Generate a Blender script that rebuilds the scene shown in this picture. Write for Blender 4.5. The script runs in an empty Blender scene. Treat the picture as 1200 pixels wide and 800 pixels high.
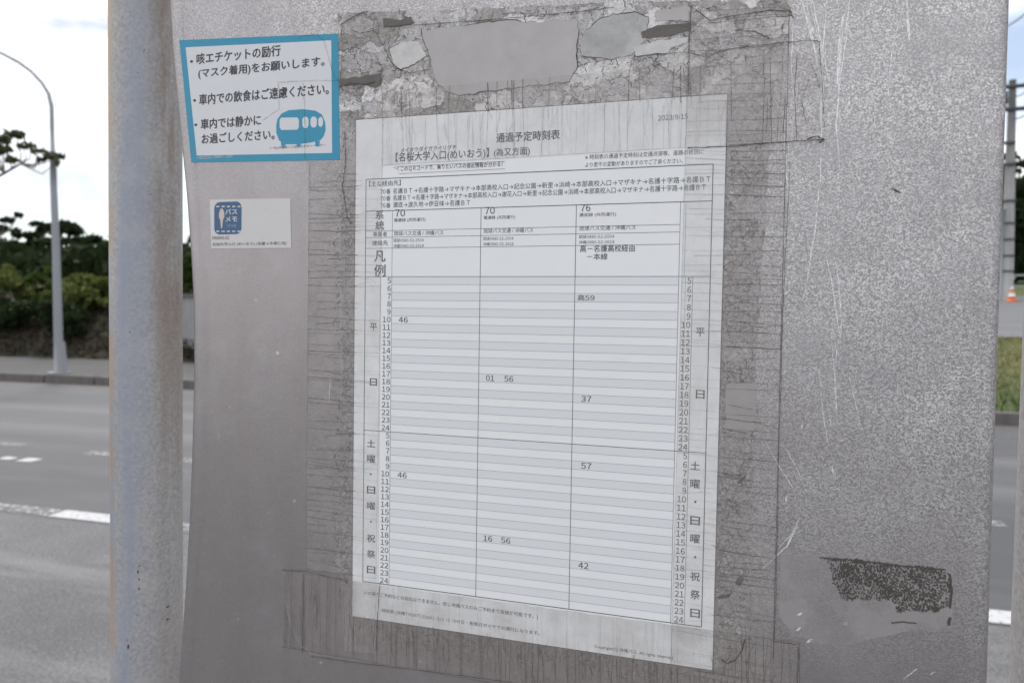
import bpy, bmesh, math, random
from mathutils import Vector, Matrix
random.seed(7)
R = math.radians
scene = bpy.context.scene
col = scene.collection

# ------------------------------------------------------------------ camera
F = 830.0                                   # focal length in photo pixels (photo 1200 x 800)
def rot(a, b, c):                           # camera axes as columns: right, forward, up
    return Matrix.Rotation(a, 3, 'Z') @ Matrix.Rotation(b, 3, 'X') @ Matrix.Rotation(c, 3, 'Y')
RP = rot(0.28765704, -0.03531109, -0.01559835)      # camera in the frame of the sign panel
CP = Vector((0.10533753, -0.37934889, 0.03414901))
RW = rot(R(16.4), R(-2.9), R(-0.2))                 # camera in the world
TILT = RW @ RP.transposed()                         # the sign leans by about one degree
ORG = Vector((0, 0, 1.45))
MP = Matrix.Translation(ORG) @ TILT.to_4x4()
CW = MP @ CP
cam = bpy.data.cameras.new('camera'); camo = bpy.data.objects.new('camera', cam); col.objects.link(camo)
cam.sensor_width = 36; cam.lens = F / 1200 * 36; cam.clip_start = 0.02; cam.clip_end = 3000
cm = Matrix((RW.col[0], RW.col[2], -RW.col[1])).transposed()
camo.matrix_world = Matrix.Translation(CW) @ cm.to_4x4()
cam.dof.use_dof = True; cam.dof.focus_distance = 0.385; cam.dof.aperture_fstop = 13
scene.camera = camo
scene.view_settings.view_transform = 'Standard'; scene.view_settings.look = 'None'
scene.view_settings.gamma = 1; scene.view_settings.exposure = 0.63
scene.render.film_transparent = False

def pix(x, y, Y=0.0):                       # photo pixel -> point of the panel frame at depth Y
    d = RP @ Vector(((x-600)/F, 1, -(y-400)/F)); t = (Y-CP.y)/d.y; p = CP + t*d
    return p.x, p.z
def ray(x, y): return RW @ Vector(((x-600)/F, 1, -(y-400)/F))
def at(x, y, Y):                            # photo pixel -> world point in the plane y = Y
    d = ray(x, y); return CW + d*((Y-CW.y)/d.y)
def gnd(x, y, z=0.0):
    d = ray(x, y); return CW + d*((z-CW.z)/d.z)

# ------------------------------------------------------------------ node helper
class NT:
    def __init__(s, name, tree=None):
        if tree is None:
            s.m = bpy.data.materials.new(name); s.m.use_nodes = True; s.t = s.m.node_tree
        else: s.t = tree
        s.t.nodes.clear()
    def n(s, typ, ins=None, **kw):
        o = s.t.nodes.new(typ)
        for k, v in kw.items(): setattr(o, k, v)
        for k, v in (ins or {}).items():
            if isinstance(v, bpy.types.NodeSocket): s.t.links.new(v, o.inputs[k])
            else: o.inputs[k].default_value = v
        return o
    def co(s, kind='Object', scale=(1, 1, 1), loc=(0, 0, 0), rot=(0, 0, 0)):
        c = s.n('ShaderNodeTexCoord').outputs[kind]
        return s.n('ShaderNodeMapping', {'Vector': c, 'Scale': scale, 'Location': loc, 'Rotation': rot}).outputs[0]
    def noise(s, vec, scale, detail=3, rough=.55, dist=0.0):
        return s.n('ShaderNodeTexNoise', {'Vector': vec, 'Scale': scale, 'Detail': detail, 'Roughness': rough, 'Distortion': dist}).outputs['Fac']
    def voro(s, vec, scale, feature='F1', out='Distance', rnd=1.0):
        return s.n('ShaderNodeTexVoronoi', {'Vector': vec, 'Scale': scale, 'Randomness': rnd}, feature=feature).outputs[out]
    def ramp(s, fac, *stops, interp='LINEAR'):
        r = s.n('ShaderNodeValToRGB', {'Fac': fac}); cr = r.color_ramp; cr.interpolation = interp
        while len(cr.elements) < len(stops): cr.elements.new(.5)
        for e, (p, c) in zip(cr.elements, stops):
            e.position = p; e.color = (c, c, c, 1) if isinstance(c, (int, float)) else (*c, 1)
        return r.outputs[0]
    def math(s, op, a, b=0.0, c=0.0, clamp=False):
        return s.n('ShaderNodeMath', {0: a, 1: b, 2: c}, operation=op, use_clamp=clamp).outputs[0]
    def mix(s, f, a, b, blend='MIX'):
        o = s.n('ShaderNodeMix', data_type='RGBA', blend_type=blend)
        for k, v in ((0, f), (6, a), (7, b)):
            if isinstance(v, bpy.types.NodeSocket): s.t.links.new(v, o.inputs[k])
            else: o.inputs[k].default_value = (*v, 1) if isinstance(v, tuple) and len(v) == 3 else v
        return o.outputs[2]
    def sep(s, vec): return s.n('ShaderNodeSeparateXYZ', {0: vec}).outputs
    def bump(s, h, strength=.3, dist=.001):
        return s.n('ShaderNodeBump', {'Height': h, 'Strength': strength, 'Distance': dist}).outputs[0]
    def bsdf(s, base, rough=.6, metal=0.0, normal=None, **kw):
        ins = {'Base Color': (*base, 1) if isinstance(base, tuple) else base, 'Roughness': rough, 'Metallic': metal}
        if normal is not None: ins['Normal'] = normal
        ins.update(kw)
        return s.n('ShaderNodeBsdfPrincipled', ins).outputs[0]
    def out(s, sh, alpha=None):
        if alpha is not None:
            tr = s.n('ShaderNodeBsdfTransparent').outputs[0]
            sh = s.n('ShaderNodeMixShader', {0: alpha, 1: tr, 2: sh}).outputs[0]
        s.n('ShaderNodeOutputMaterial', {'Surface': sh}); return s.m

# ------------------------------------------------------------------ world and sun
w = bpy.data.worlds.new('World'); scene.world = w; w.use_nodes = True
SUN_EL, SUN_AZ = R(55), R(-40)              # high, behind the sign and to its left, veiled by cloud
k = NT('', w.node_tree)
sky = k.n('ShaderNodeTexSky', sky_type='NISHITA', sun_disc=False, sun_elevation=SUN_EL, sun_rotation=SUN_AZ,
          altitude=10, air_density=1.0, dust_density=1.5, ozone_density=1.0).outputs[0]
vec = k.n('ShaderNodeTexCoord').outputs['Generated']
mp = k.n('ShaderNodeMapping', {'Vector': vec, 'Scale': (1, 1, 3.2), 'Location': (0.5, 1.7, .25)}).outputs[0]
cl = k.noise(mp, 1.2, 6, .55, .25)
cov = k.ramp(cl, (.36, .3), (.56, 1))
elev = k.math('MULTIPLY_ADD', k.math('MAXIMUM', k.sep(vec)[2], 0.0), .5, .5)          # overcast: the horizon is half as bright as the zenith
tone = k.ramp(k.noise(mp, 2.2, 5, .6, .3), (.40, (.36, .38, .415)), (.60, (1, .99, .985)))
tone = k.n('ShaderNodeVectorMath', {0: tone, 'Scale': elev}, operation='SCALE').outputs[0]
skyb = k.n('ShaderNodeBackground', {'Color': sky, 'Strength': .12}).outputs[0]
clb = k.n('ShaderNodeBackground', {'Color': tone, 'Strength': 2.05}).outputs[0]
mx = k.n('ShaderNodeMixShader', {0: cov, 1: skyb, 2: clb}).outputs[0]
k.n('ShaderNodeOutputWorld', {'Surface': mx})
sl = bpy.data.lights.new('sun', 'SUN'); sl.energy = 1.0; sl.angle = R(15); sl.color = (1, .96, .9)
slo = bpy.data.objects.new('sun', sl); col.objects.link(slo)
sd = Vector((math.sin(SUN_AZ)*math.cos(SUN_EL), math.cos(SUN_AZ)*math.cos(SUN_EL), math.sin(SUN_EL)))
slo.rotation_euler = sd.to_track_quat('Z', 'Y').to_euler(); slo.location = (-8, 8, 14)

# ------------------------------------------------------------------ mesh helpers
def link(name, me, mat, parent=None, kind=None):
    o = bpy.data.objects.new(name, me); col.objects.link(o)
    if mat is not None and not me.materials: me.materials.append(mat)
    if parent is not None: o.parent = parent
    if kind: o['kind'] = kind
    return o
def mesh(name, vs, fs, mat, parent=None, smooth=False, kind=None):
    me = bpy.data.meshes.new(name); me.from_pydata(vs, [], fs)
    if smooth: me.polygons.foreach_set('use_smooth', [True]*len(me.polygons))
    me.update(); return link(name, me, mat, parent, kind)
def tag(o, label, cat, group=None):
    o['label'] = label; o['category'] = cat
    if group: o['group'] = group
    return o
def empty(name, loc=(0, 0, 0)):
    o = bpy.data.objects.new(name, None); col.objects.link(o); o.location = loc; o.empty_display_size = .1; return o
class MB:
    def __init__(s): s.v = []; s.f = []
    def box(s, x0, x1, y0, y1, z0, z1):
        b = len(s.v)
        s.v += [(x, y, z) for z in (z0, z1) for x, y in ((x0, y0), (x1, y0), (x1, y1), (x0, y1))]
        s.f += [tuple(b+i for i in q) for q in ((3, 2, 1, 0), (4, 5, 6, 7), (0, 1, 5, 4), (1, 2, 6, 5), (2, 3, 7, 6), (3, 0, 4, 7))]
    def tube(s, pts, rad, n=12, caps=True):
        pts = [Vector(p) for p in pts]
        if not hasattr(rad, '__len__'): rad = [rad]*len(pts)
        b = len(s.v); ref = Vector((0.31, .87, .12))
        for i, p in enumerate(pts):
            t = (pts[min(i+1, len(pts)-1)] - pts[max(i-1, 0)]).normalized()
            u = t.cross(ref).normalized(); w_ = t.cross(u)
            for j in range(n):
                a = 2*math.pi*j/n; s.v.append(tuple(p + (u*math.cos(a)+w_*math.sin(a))*rad[i]))
        for i in range(len(pts)-1):
            for j in range(n):
                s.f.append((b+i*n+j, b+i*n+(j+1) % n, b+(i+1)*n+(j+1) % n, b+(i+1)*n+j))
        if caps:
            s.f.append(tuple(b+j for j in range(n))); e = b+(len(pts)-1)*n; s.f.append(tuple(e+n-1-j for j in range(n)))
    def slab(s, poly, y0, y1):              # polygon in panel x,z ; front y0, back y1
        n = len(poly); b = len(s.v)
        s.v += [(x, y0, z) for x, z in poly] + [(x, y1, z) for x, z in poly]
        s.f.append(tuple(b+i for i in range(n))); s.f.append(tuple(b+n+i for i in range(n-1, -1, -1)))
        for i in range(n): s.f.append((b+i, b+n+i, b+n+(i+1) % n, b+(i+1) % n))
    def ribbon(s, pts, wd, y):              # thin flat line in panel x,z
        b = len(s.v); n = len(pts)
        for i, p in enumerate(pts):
            a = pts[max(i-1, 0)]; c = pts[min(i+1, n-1)]
            dx, dz = c[0]-a[0], c[1]-a[1]; L = math.hypot(dx, dz) or 1
            ww = (wd[i] if hasattr(wd, '__len__') else wd)/2
            s.v += [(p[0]-dz/L*ww, y, p[1]+dx/L*ww), (p[0]+dz/L*ww, y, p[1]-dx/L*ww)]
        for i in range(n-1): s.f.append((b+2*i, b+2*i+1, b+2*i+3, b+2*i+2))
    def rect(s, x0, x1, z0, z1, y):
        b = len(s.v); s.v += [(x0, y, z0), (x1, y, z0), (x1, y, z1), (x0, y, z1)]; s.f.append((b, b+1, b+2, b+3))
    def build(s, name, mat, parent=None, smooth=False, kind=None): return mesh(name, s.v, s.f, mat, parent, smooth, kind)
def pp(*pts): return [pix(x, y) for x, y in pts]
def wobble(poly, step=.004, amp=.0006):     # torn outline
    out = []
    for i, a in enumerate(poly):
        b = poly[(i+1) % len(poly)]; L = math.hypot(b[0]-a[0], b[1]-a[1]); n = max(1, int(L/step))
        for j in range(n):
            t = j/n; q = amp if j else amp*.3
            out.append((a[0]+(b[0]-a[0])*t+random.uniform(-q, q), a[1]+(b[1]-a[1])*t+random.uniform(-q, q)))
    return out

def quadmap(corn):                         # unit square (u right, v down) -> panel, bilinear
    P_ = pp(*corn)
    def f_(u, v):
        a = [P_[0][i]*(1-u)+P_[1][i]*u for i in (0, 1)]; b = [P_[3][i]*(1-u)+P_[2][i]*u for i in (0, 1)]
        return (a[0]*(1-v)+b[0]*v, a[1]*(1-v)+b[1]*v)
    return f_

# ------------------------------------------------------------------ materials of the sign
def m_plain(name, c, rough=.6, metal=0., **kw):
    k = NT(name); return k.out(k.bsdf(c, rough, metal, **kw))
def m_galv():
    k = NT('galvanised_steel'); c = k.co()
    big = k.noise(c, 7, 4, .55); mid = k.noise(c, 60, 5, .65); fine = k.noise(c, 520, 5, .85); f2 = k.noise(c, 1300, 3, .8)
    cell = k.sep(k.voro(c, 1500, out='Color'))[0]
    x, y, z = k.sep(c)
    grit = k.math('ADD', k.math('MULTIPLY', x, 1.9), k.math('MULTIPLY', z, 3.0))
    grit = k.math('ADD', grit, k.math('MULTIPLY_ADD', big, 1.3, -.42), clamp=True)       # weathered spangle, stronger to the upper right, where sparkle is painted in white
    v = k.math('ADD', k.math('MULTIPLY', cell, .2), k.math('ADD', k.math('MULTIPLY', f2, .42), k.math('MULTIPLY', fine, .5)))
    speck = k.ramp(v, (.50, 0), (.70, 1))
    base = k.mix(mid, (.325, .298, .30), (.40, .371, .371))
    base = k.mix(k.math('MULTIPLY', speck, .3), base, (.50, .475, .475))
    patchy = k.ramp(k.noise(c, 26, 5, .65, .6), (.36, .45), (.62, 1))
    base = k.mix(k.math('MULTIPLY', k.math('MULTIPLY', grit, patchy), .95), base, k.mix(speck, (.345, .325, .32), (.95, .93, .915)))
    blotch = k.ramp(k.noise(c, 22, 5, .6, .5), (.52, 0), (.68, 1)); base = k.mix(k.math('MULTIPLY', blotch, .22), base, (.52, .50, .50))
    dot = k.math('MULTIPLY', k.ramp(k.voro(c, 75), (.05, 1), (.11, 0)), k.ramp(k.noise(c, 30, 2), (.5, 0), (.56, 1))); base = k.mix(k.math('MULTIPLY', dot, .7), base, (.72, .70, .69))
    stain = k.ramp(k.noise(k.co(scale=(26, 26, 2.2)), 1.0, 4, .6), (.5, 0), (.8, 1))
    base = k.mix(k.math('MULTIPLY', stain, .25), base, (.26, .228, .22))
    h = k.math('MULTIPLY_ADD', speck, k.math('MULTIPLY_ADD', grit, .9, .1), k.math('MULTIPLY', mid, .4))
    rough = k.math('MULTIPLY_ADD', speck, k.math('MULTIPLY', grit, .15), .36)
    return k.out(k.bsdf(base, rough, .82, k.bump(h, .5, .0005)))
def m_post(edge_rust=.7, blue=1.0, name='weathered_post_paint'):
    k = NT(name); c = k.co()
    fine = k.noise(c, 420, 3, .6); mid = k.noise(c, 40, 4); streak = k.noise(k.co(scale=(38, 38, 2.2)), 1, 4, .55)
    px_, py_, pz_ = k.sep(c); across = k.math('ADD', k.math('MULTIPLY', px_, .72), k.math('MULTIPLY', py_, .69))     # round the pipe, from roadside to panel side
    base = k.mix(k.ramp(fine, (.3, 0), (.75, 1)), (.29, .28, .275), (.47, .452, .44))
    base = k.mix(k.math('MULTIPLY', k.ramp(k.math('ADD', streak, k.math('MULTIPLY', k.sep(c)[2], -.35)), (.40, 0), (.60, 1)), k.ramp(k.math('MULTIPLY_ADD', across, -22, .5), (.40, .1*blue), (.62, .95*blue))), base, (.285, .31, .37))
    base = k.mix(k.math('MULTIPLY', k.ramp(mid, (.5, 0), (.7, 1)), .22), base, (.52, .49, .465))
    x, y, z = across, py_, pz_
    side = k.math('MULTIPLY', k.ramp(k.math('MULTIPLY_ADD', x, 38, .2), (.2, 0), (.6, 1)), k.ramp(k.math('MULTIPLY_ADD', z, 2.0, .5), (.3, .2), (.8, 1)))          # run-off side towards the panel
    rust = k.math('MULTIPLY', k.ramp(k.noise(k.co(scale=(60, 60, 9)), 1, 5, .65), (.34, 0), (.60, 1)), side)
    base = k.mix(k.math('MULTIPLY', rust, .85), base, (.19, .11, .07))
    edge = k.math('MULTIPLY', k.ramp(k.math('MULTIPLY', x, -41), (.74, 0), (.92, 1)), k.ramp(k.noise(k.co(scale=(9, 9, 9)), 2.5, 3), (.40, 0), (.52, 1)))
    base = k.mix(k.math('MULTIPLY', edge, edge_rust), base, (.42, .27, .12))
    chip = k.ramp(k.noise(k.co(scale=(1, 1, .7)), 430, 3, .6), (.70, 0), (.74, 1))
    base = k.mix(chip, base, (.12, .1, .09))
    return k.out(k.bsdf(base, .5, .1, k.bump(k.math('SUBTRACT', fine, chip), .22, .0004)))
def m_paper():
    k = NT('copy_paper'); c = k.co()
    fib = k.noise(c, 900, 2); big = k.noise(c, 14, 4, .6); blot = k.ramp(k.noise(c, 30, 3, .6), (.62, 0), (.78, 1))
    base = k.mix(big, (.76, .76, .76), (.84, .84, .83)); base = k.mix(k.math('MULTIPLY', blot, .25), base, (.68, .60, .58))
    wav = k.noise(k.co(scale=(1, 1, .5)), 22, 3)
    return k.out(k.bsdf(base, .42, 0, k.bump(k.math('MULTIPLY_ADD', fib, .02, wav), .3, .003)))
def m_tape(name, col_, a0, a1, rough=.32, sx=1, sz=1):
    k = NT(name); c = k.co()
    f = k.noise(c, 380, 3, .65); m = k.noise(k.co(scale=(sx, 1, sz)), 60, 4, .6); g = k.noise(c, 18, 3)
    base = k.mix(f, tuple(v*.72 for v in col_), tuple(min(1, v*1.3) for v in col_))
    al = k.math('MULTIPLY_ADD', k.ramp(k.math('ADD', k.math('MULTIPLY', m, .6), k.math('MULTIPLY', g, .4)), (.36, 0), (.64, 1)), a1-a0, a0)
    return k.out(k.bsdf(base, rough, 0, k.bump(m, .3, .0008)), al)
def m_residue(name, dark, light, lo, hi, scale=160, amax=.9, rough=.7, crackle=(200, 120), cr=.6):
    """patchy glue film with a fine crackle of dirt lines"""
    k = NT(name); c = k.co()
    wc = k.n('ShaderNodeVectorMath', {0: c, 1: k.n('ShaderNodeVectorMath', {0: k.n('ShaderNodeTexNoise', {'Vector': c, 'Scale': 140, 'Detail': 3}).outputs['Color'], 'Scale': .006}, operation='SCALE').outputs[0]}, operation='ADD').outputs[0]
    wm = k.n('ShaderNodeMapping', {'Vector': wc, 'Scale': (crackle[0], crackle[0], crackle[1])}).outputs[0]
    e = k.ramp(k.voro(wm, 1.0, 'DISTANCE_TO_EDGE'), (.0, 1), (.075, 0))
    a = k.noise(c, scale, 5, .7); b = k.noise(c, scale*.2, 4, .6, .4); f = k.noise(c, 480, 4, .8)
    e = k.math('MULTIPLY', e, k.ramp(b, (.4, .15), (.6, 1)))
    base = k.mix(k.ramp(f, (.36, 0), (.62, 1)), dark, light)
    base = k.mix(k.math('MULTIPLY', e, cr), base, tuple(v*.4 for v in dark))
    al = k.ramp(k.math('ADD', k.math('MULTIPLY', a, .55), k.math('MULTIPLY', b, .45)), (lo, 0), (hi, amax))
    al = k.math('MAXIMUM', al, k.math('MULTIPLY', e, cr*.8))
    return k.out(k.bsdf(base, rough, 0, k.bump(k.math('SUBTRACT', k.math('ADD', a, f), e), .8, .0006)), al)
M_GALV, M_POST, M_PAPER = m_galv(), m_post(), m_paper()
M_POST2 = m_post(0.0, 0.0, 'brown_grey_post_paint')
M_INK = m_plain('printed_ink', (.05, .05, .055), .5)
M_INKL = m_plain('printed_ink_grey', (.12, .12, .13), .5)
M_SHADE = m_plain('printed_grey_band', (.72, .72, .735), .4)
M_TAPE = m_tape('aged_clear_tape', (.60, .555, .53), .08, .28)
M_TAPE2 = m_tape('old_cloudy_tape', (.42, .375, .35), .12, .34)
M_CRACK = m_plain('crack_dirt', (.075, .062, .055), .8)
M_FINE = m_plain('fine_crack_dirt', (.13, .112, .10), .8)
M_CRACKP = m_plain('crack_over_paper', (.33, .325, .32), .7)
M_SCR = (lambda k: k.out(k.bsdf((.90, .89, .87), .4, .3), k.ramp(k.noise(k.co(scale=(1, 1, .35)), 700, 4, .8), (.36, .2), (.58, .9))))(NT('scratch'))
def m_fade(name, a, b, rough=.36):
    k = NT(name); c = k.co(); n = k.noise(c, 26, 5, .65); f = k.noise(c, 300, 3); return k.out(k.bsdf(k.mix(k.math('MULTIPLY_ADD', f, .3, k.math('MULTIPLY', n, .7)), a, b), rough, 0, k.bump(k.noise(c, 60, 3), .2, .001)))
M_WHITE = m_fade('sticker_white', (.60, .595, .60), (.72, .72, .74))
M_CYAN = m_fade('sticker_cyan', (.018, .24, .37), (.04, .30, .45))
M_NAVY = m_plain('sticker_navy', (.045, .115, .215), .4)
M_PALE = m_fade('sticker_pale', (.56, .54, .53), (.66, .64, .63))
M_LILAC = m_plain('sticker_lilac', (.22, .27, .47), .4)
M_REDINK = m_plain('caption_brown_ink', (.14, .07, .06), .5)

# ------------------------------------------------------------------ text
_cache = {}
def glyphs(s):
    off = 0.0; key = (s, off)
    if key not in _cache:
        cu = bpy.data.curves.new('text_source', 'FONT'); cu.body = s; cu.size = 1; cu.resolution_u = 2; cu.offset = off; cu.fill_mode = 'FRONT'
        o = bpy.data.objects.new('text_source', cu); col.objects.link(o)
        dg = bpy.context.evaluated_depsgraph_get(); ev = o.evaluated_get(dg); me = ev.to_mesh()
        vs = [tuple(v.co) for v in me.vertices]; fs = [tuple(p.vertices) for p in me.polygons]
        ev.to_mesh_clear(); bpy.data.objects.remove(o); bpy.data.curves.remove(cu)
        _cache[key] = (vs, fs)
    return _cache[key]
def glyphs2(s):                              # like glyphs, with wide numerals set close
    if not any('０' <= c <= '９' for c in s): return glyphs(s)
    V = []; Fc = []; pen = 0.0; run = ''
    def put(g, tight):
        nonlocal pen
        vs, fs = g
        if not vs: pen += .25; return
        ax = min(v[0] for v in vs); bx = max(v[0] for v in vs); b = len(V); sh = pen-ax if tight else pen
        V.extend((v[0]+sh, v[1], v[2]) for v in vs); Fc.extend(tuple(b+i for i in f) for f in fs)
        pen = (bx+sh)+(.10 if tight else .09)
    for c in s+'\0':
        if '０' <= c <= '９' or c == '\0':
            if run: put(glyphs(run), False); run = ''
            if c != '\0': put(glyphs(c), True)
        else: run += c
    return V, Fc
def text(mb, s, x0, y0, x1, h, y=-.0005, off=0.0):
    """string s with its lower left at photo pixel (x0, y0), ending at pixel column x1, h pixels tall; off thickens the strokes"""
    vs, fs = glyphs2(s)
    if not vs: return
    ax, ay = min(v[0] for v in vs), min(v[1] for v in vs); bx, by = max(v[0] for v in vs), max(v[1] for v in vs)
    X0, Z0 = pix(x0, y0); X1, _ = pix(x1, y0); _, Z1 = pix(x0, y0-h)
    sx = (X1-X0)/(bx-ax); sz = (Z1-Z0)/(by-ay)
    sh = ((0, 0),) if off == 0 else ((-off, 0), (off, 0), (0, off*.7), (0, -off*.7))
    for i, (ox, oz) in enumerate(sh):
        b = len(mb.v)
        mb.v += [(X0+(v[0]-ax+ox)*sx, y-i*.000008, Z0+(v[1]-ay+oz)*sz) for v in vs]
        mb.f += [tuple(b+j for j in f) for f in fs]
def T(name, parent, s, x0, y0, x1, h, off=0.0, y=-.0005, mat=None):
    mb = MB(); text(mb, s, x0, y0, x1, h, y, off); return mb.build(name, mat or M_INK, parent)

# ================================================================== LARGE STRUCTURE
def sstep(a, b, x):
    t = min(1, max(0, (x-a)/(b-a))); return t*t*(3-2*t)
def lerp_tab(tab, y):
    for (a, za), (b, zb) in zip(tab, tab[1:]):
        if y <= b: return za+(zb-za)*max(0, (y-a)/(b-a))
    return tab[-1][1]
HL = [(10, .10), (13.3, .10), (15.2, 1.25), (20, 2.1), (60, 3.5), (200, 6)]
HR = [(10, .10), (10.6, .16), (15, .90), (29.6, 1.69), (36, 2.5), (70, 4), (200, 7)]
def hgt(x, y):
    s = sstep(-7, -2, x); return lerp_tab(HL, y)*(1-s) + lerp_tab(HR, y)*s
def m_asphalt(name, lo, hi, scale, bands=False, coarse=.5):
    k = NT(name); c = k.co()
    a = k.noise(c, scale, 4, .75); v = k.voro(c, scale*.8); b = k.noise(c, .8, 4, .6)
    base = k.mix(k.ramp(a, (.36, 0), (.66, 1)), lo, hi)
    st = k.ramp(v, (.0, 1), (.35, 0)); base = k.mix(k.math('MULTIPLY', st, coarse), base, tuple(min(1, x*1.9) for x in hi))
    base = k.mix(k.math('MULTIPLY', k.ramp(b, (.4, 0), (.7, 1)), .45), base, tuple(x*.75 for x in lo))
    pt = k.ramp(k.noise(k.co(scale=(.5, 3, 1)), .7, 5, .65), (.5, 0), (.62, 1)); base = k.mix(k.math('MULTIPLY', pt, .35), base, tuple(x*1.25 for x in hi))
    rough = .75
    if bands:                                  # wheel tracks polished paler
        y = k.sep(c)[1]
        y = k.math('ADD', y, k.math('MULTIPLY_ADD', b, .25, -.12))
        t = k.ramp(k.math('MULTIPLY_ADD', y, 1/6.4, -3.4/6.4), (.36, 0), (.44, 1), (.48, .25), (.58, .2), (.63, 1), (.70, 0))
        base = k.mix(k.math('MULTIPLY', t, .55), base, (.145, .145, .15)); rough = .6
    return k.out(k.bsdf(base, rough, 0, k.bump(k.math('ADD', a, k.math('MULTIPLY', st, coarse)), .8, .006)))
M_ROAD = m_asphalt('road_asphalt', (.052, .052, .055), (.082, .082, .086), 120, True, .25)
M_SHOULDER = m_asphalt('coarse_asphalt', (.05, .05, .052), (.20, .20, .20), 75, False, .9)
M_LOT = m_asphalt('lot_asphalt', (.10, .10, .105), (.15, .15, .155), 40, False, .2)
M_PAVE = m_asphalt('pavement', (.042, .04, .04), (.065, .063, .062), 50, False, .3)
def m_conc(name, a, b, sc=9):
    k = NT(name); c = k.co(); n = k.noise(c, sc, 5, .65); f = k.noise(c, sc*9, 3)
    st = k.ramp(k.noise(k.co(scale=(5, 5, .6)), 1.2, 4), (.45, 0), (.75, 1))
    base = k.mix(n, a, b); base = k.mix(k.math('MULTIPLY', st, .45), base, tuple(v*.5 for v in a))
    return k.out(k.bsdf(base, .85, 0, k.bump(k.math('ADD', n, f), .4, .004)))
M_KERB = m_conc('kerb_concrete', (.10, .09, .085), (.17, .155, .15))
M_CONC = m_conc('wall_concrete', (.26, .265, .265), (.36, .36, .355), 3)
M_PAINT = (lambda k: k.out(k.bsdf((.48, .48, .485), .6), k.ramp(k.noise(k.co(), 26, 4, .7), (.34, .25), (.47, .95))))(NT('road_paint'))
M_PAINTW = (lambda k: k.out(k.bsdf((.55, .55, .56), .6), k.ramp(k.noise(k.co(), 20, 4, .75), (.46, .03), (.62, .7))))(NT('worn_road_paint'))
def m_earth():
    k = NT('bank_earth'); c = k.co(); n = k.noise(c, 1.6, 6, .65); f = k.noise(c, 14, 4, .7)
    g = k.mix(f, (.045, .075, .02), (.12, .13, .045)); e = k.mix(f, (.018, .013, .009), (.045, .032, .023))  # earth tones darkened to include the shade under the trees
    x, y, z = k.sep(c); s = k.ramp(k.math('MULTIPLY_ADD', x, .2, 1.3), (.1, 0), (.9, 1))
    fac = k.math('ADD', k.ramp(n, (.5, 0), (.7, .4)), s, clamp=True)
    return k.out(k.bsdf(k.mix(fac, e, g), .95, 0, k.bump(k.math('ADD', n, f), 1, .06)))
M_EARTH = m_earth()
gp = MB(); gp.v = [(-900, -900, -.05), (900, -900, -.05), (900, 900, -.05), (-900, 900, -.05)]; gp.f = [(0, 1, 2, 3)]
gp.build('ground', M_LOT, kind='structure')
def sheet(name, x0, x1, y0, y1, z, mat, kind='structure', parent=None):
    m = MB(); m.v = [(x0, y0, z), (x1, y0, z), (x1, y1, z), (x0, y1, z)]; m.f = [(0, 1, 2, 3)]; return m.build(name, mat, parent, kind=kind)
sheet('roadside_verge', -80, 80, -12, 3.38, 0.0, M_SHOULDER)
road = sheet('road', -80, 80, 3.38, 9.72, 0.0, M_ROAD)
m = MB(); m.v = [(-80, 9.72, 0), (80, 9.72, 0), (80, 9.96, -.004), (-80, 9.96, -.004)]; m.f = [(0, 1, 2, 3)]
m.build('gutter', m_asphalt('gutter_dirt', (.07, .055, .048), (.11, .09, .08), 40, False, .2), kind='structure')
def mark(x0, x1, y0, y1, mat, taper=0):
    n = max(2, int((x1-x0)/.25)); m = MB(); top = []; bot = []
    for i in range(n+1):
        x = x0+(x1-x0)*i/n; j = random.uniform(-.006, .006)
        bot.append((x, y0+j, .004)); top.append((x, y1+random.uniform(-.006, .006), .004))
    m.v = bot+top; m.f = [(i, i+1, n+1+i+1, n+1+i) for i in range(n)]
    return m.build('lane_marking', mat, road, kind=None)
mark(-4.41, -3.45, 3.41, 3.57, M_PAINT); mark(-3.4, .8, 3.41, 3.57, M_PAINTW); mark(.9, 1.50, 3.41, 3.57, M_PAINT); mark(-9, -4.43, 3.42, 3.56, M_PAINTW); mark(1.9, 6.5, 3.41, 3.57, M_PAINT)
mark(-7.9, -6.94, 5.22, 5.34, M_PAINTW); mark(-5.98, -4.55, 5.12, 5.24, M_PAINTW); mark(-3.2, -1.4, 5.12, 5.24, M_PAINTW); mark(.4, 2.0, 5.12, 5.24, M_PAINTW)
mark(-6.55, -6.40, 4.70, 4.80, M_PAINT); mark(-6.30, -6.12, 4.68, 4.82, M_PAINT)
# kerb stones
ks = None; kst = empty('kerb', (0, 9.96, 0)); kst['kind'] = 'structure'
for i in range(34):
    x = -26+i*1.2
    if ks is None:
        bm = bmesh.new(); bmesh.ops.create_cube(bm, size=1)
        for v in bm.verts: v.co = Vector((v.co.x*1.19, v.co.y*.18+.09, v.co.z*.25+.025))
        bmesh.ops.bevel(bm, geom=list(bm.edges), offset=.02, segments=2, affect='EDGES')
        ks = bpy.data.meshes.new('kerb_stone'); bm.to_mesh(ks); bm.free(); ks.materials.append(M_KERB)
    o = link('kerb_stone', ks, None, kst); o.location = (x, random.uniform(-.006, .006), random.uniform(-.006, .006)); o.rotation_euler = (0, 0, random.uniform(-.004, .004))
sheet('pavement', -60, -3.0, 10.13, 13.35, .14, M_PAVE)
xs = [-90+i*1.5 for i in range(120)]; ys = [10.1, 10.35, 10.6]+[10.6+.55*i for i in range(1, 60)]+[46, 52, 60, 75, 95, 130, 200]
vs = []; fs = []
for y in ys:
    for x in xs: vs.append((x, y, hgt(x, y)+(random.uniform(-.04, .05) if y > 13.6 and (x < -6 or y < 14.5) else 0)))
n = len(xs)
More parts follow.
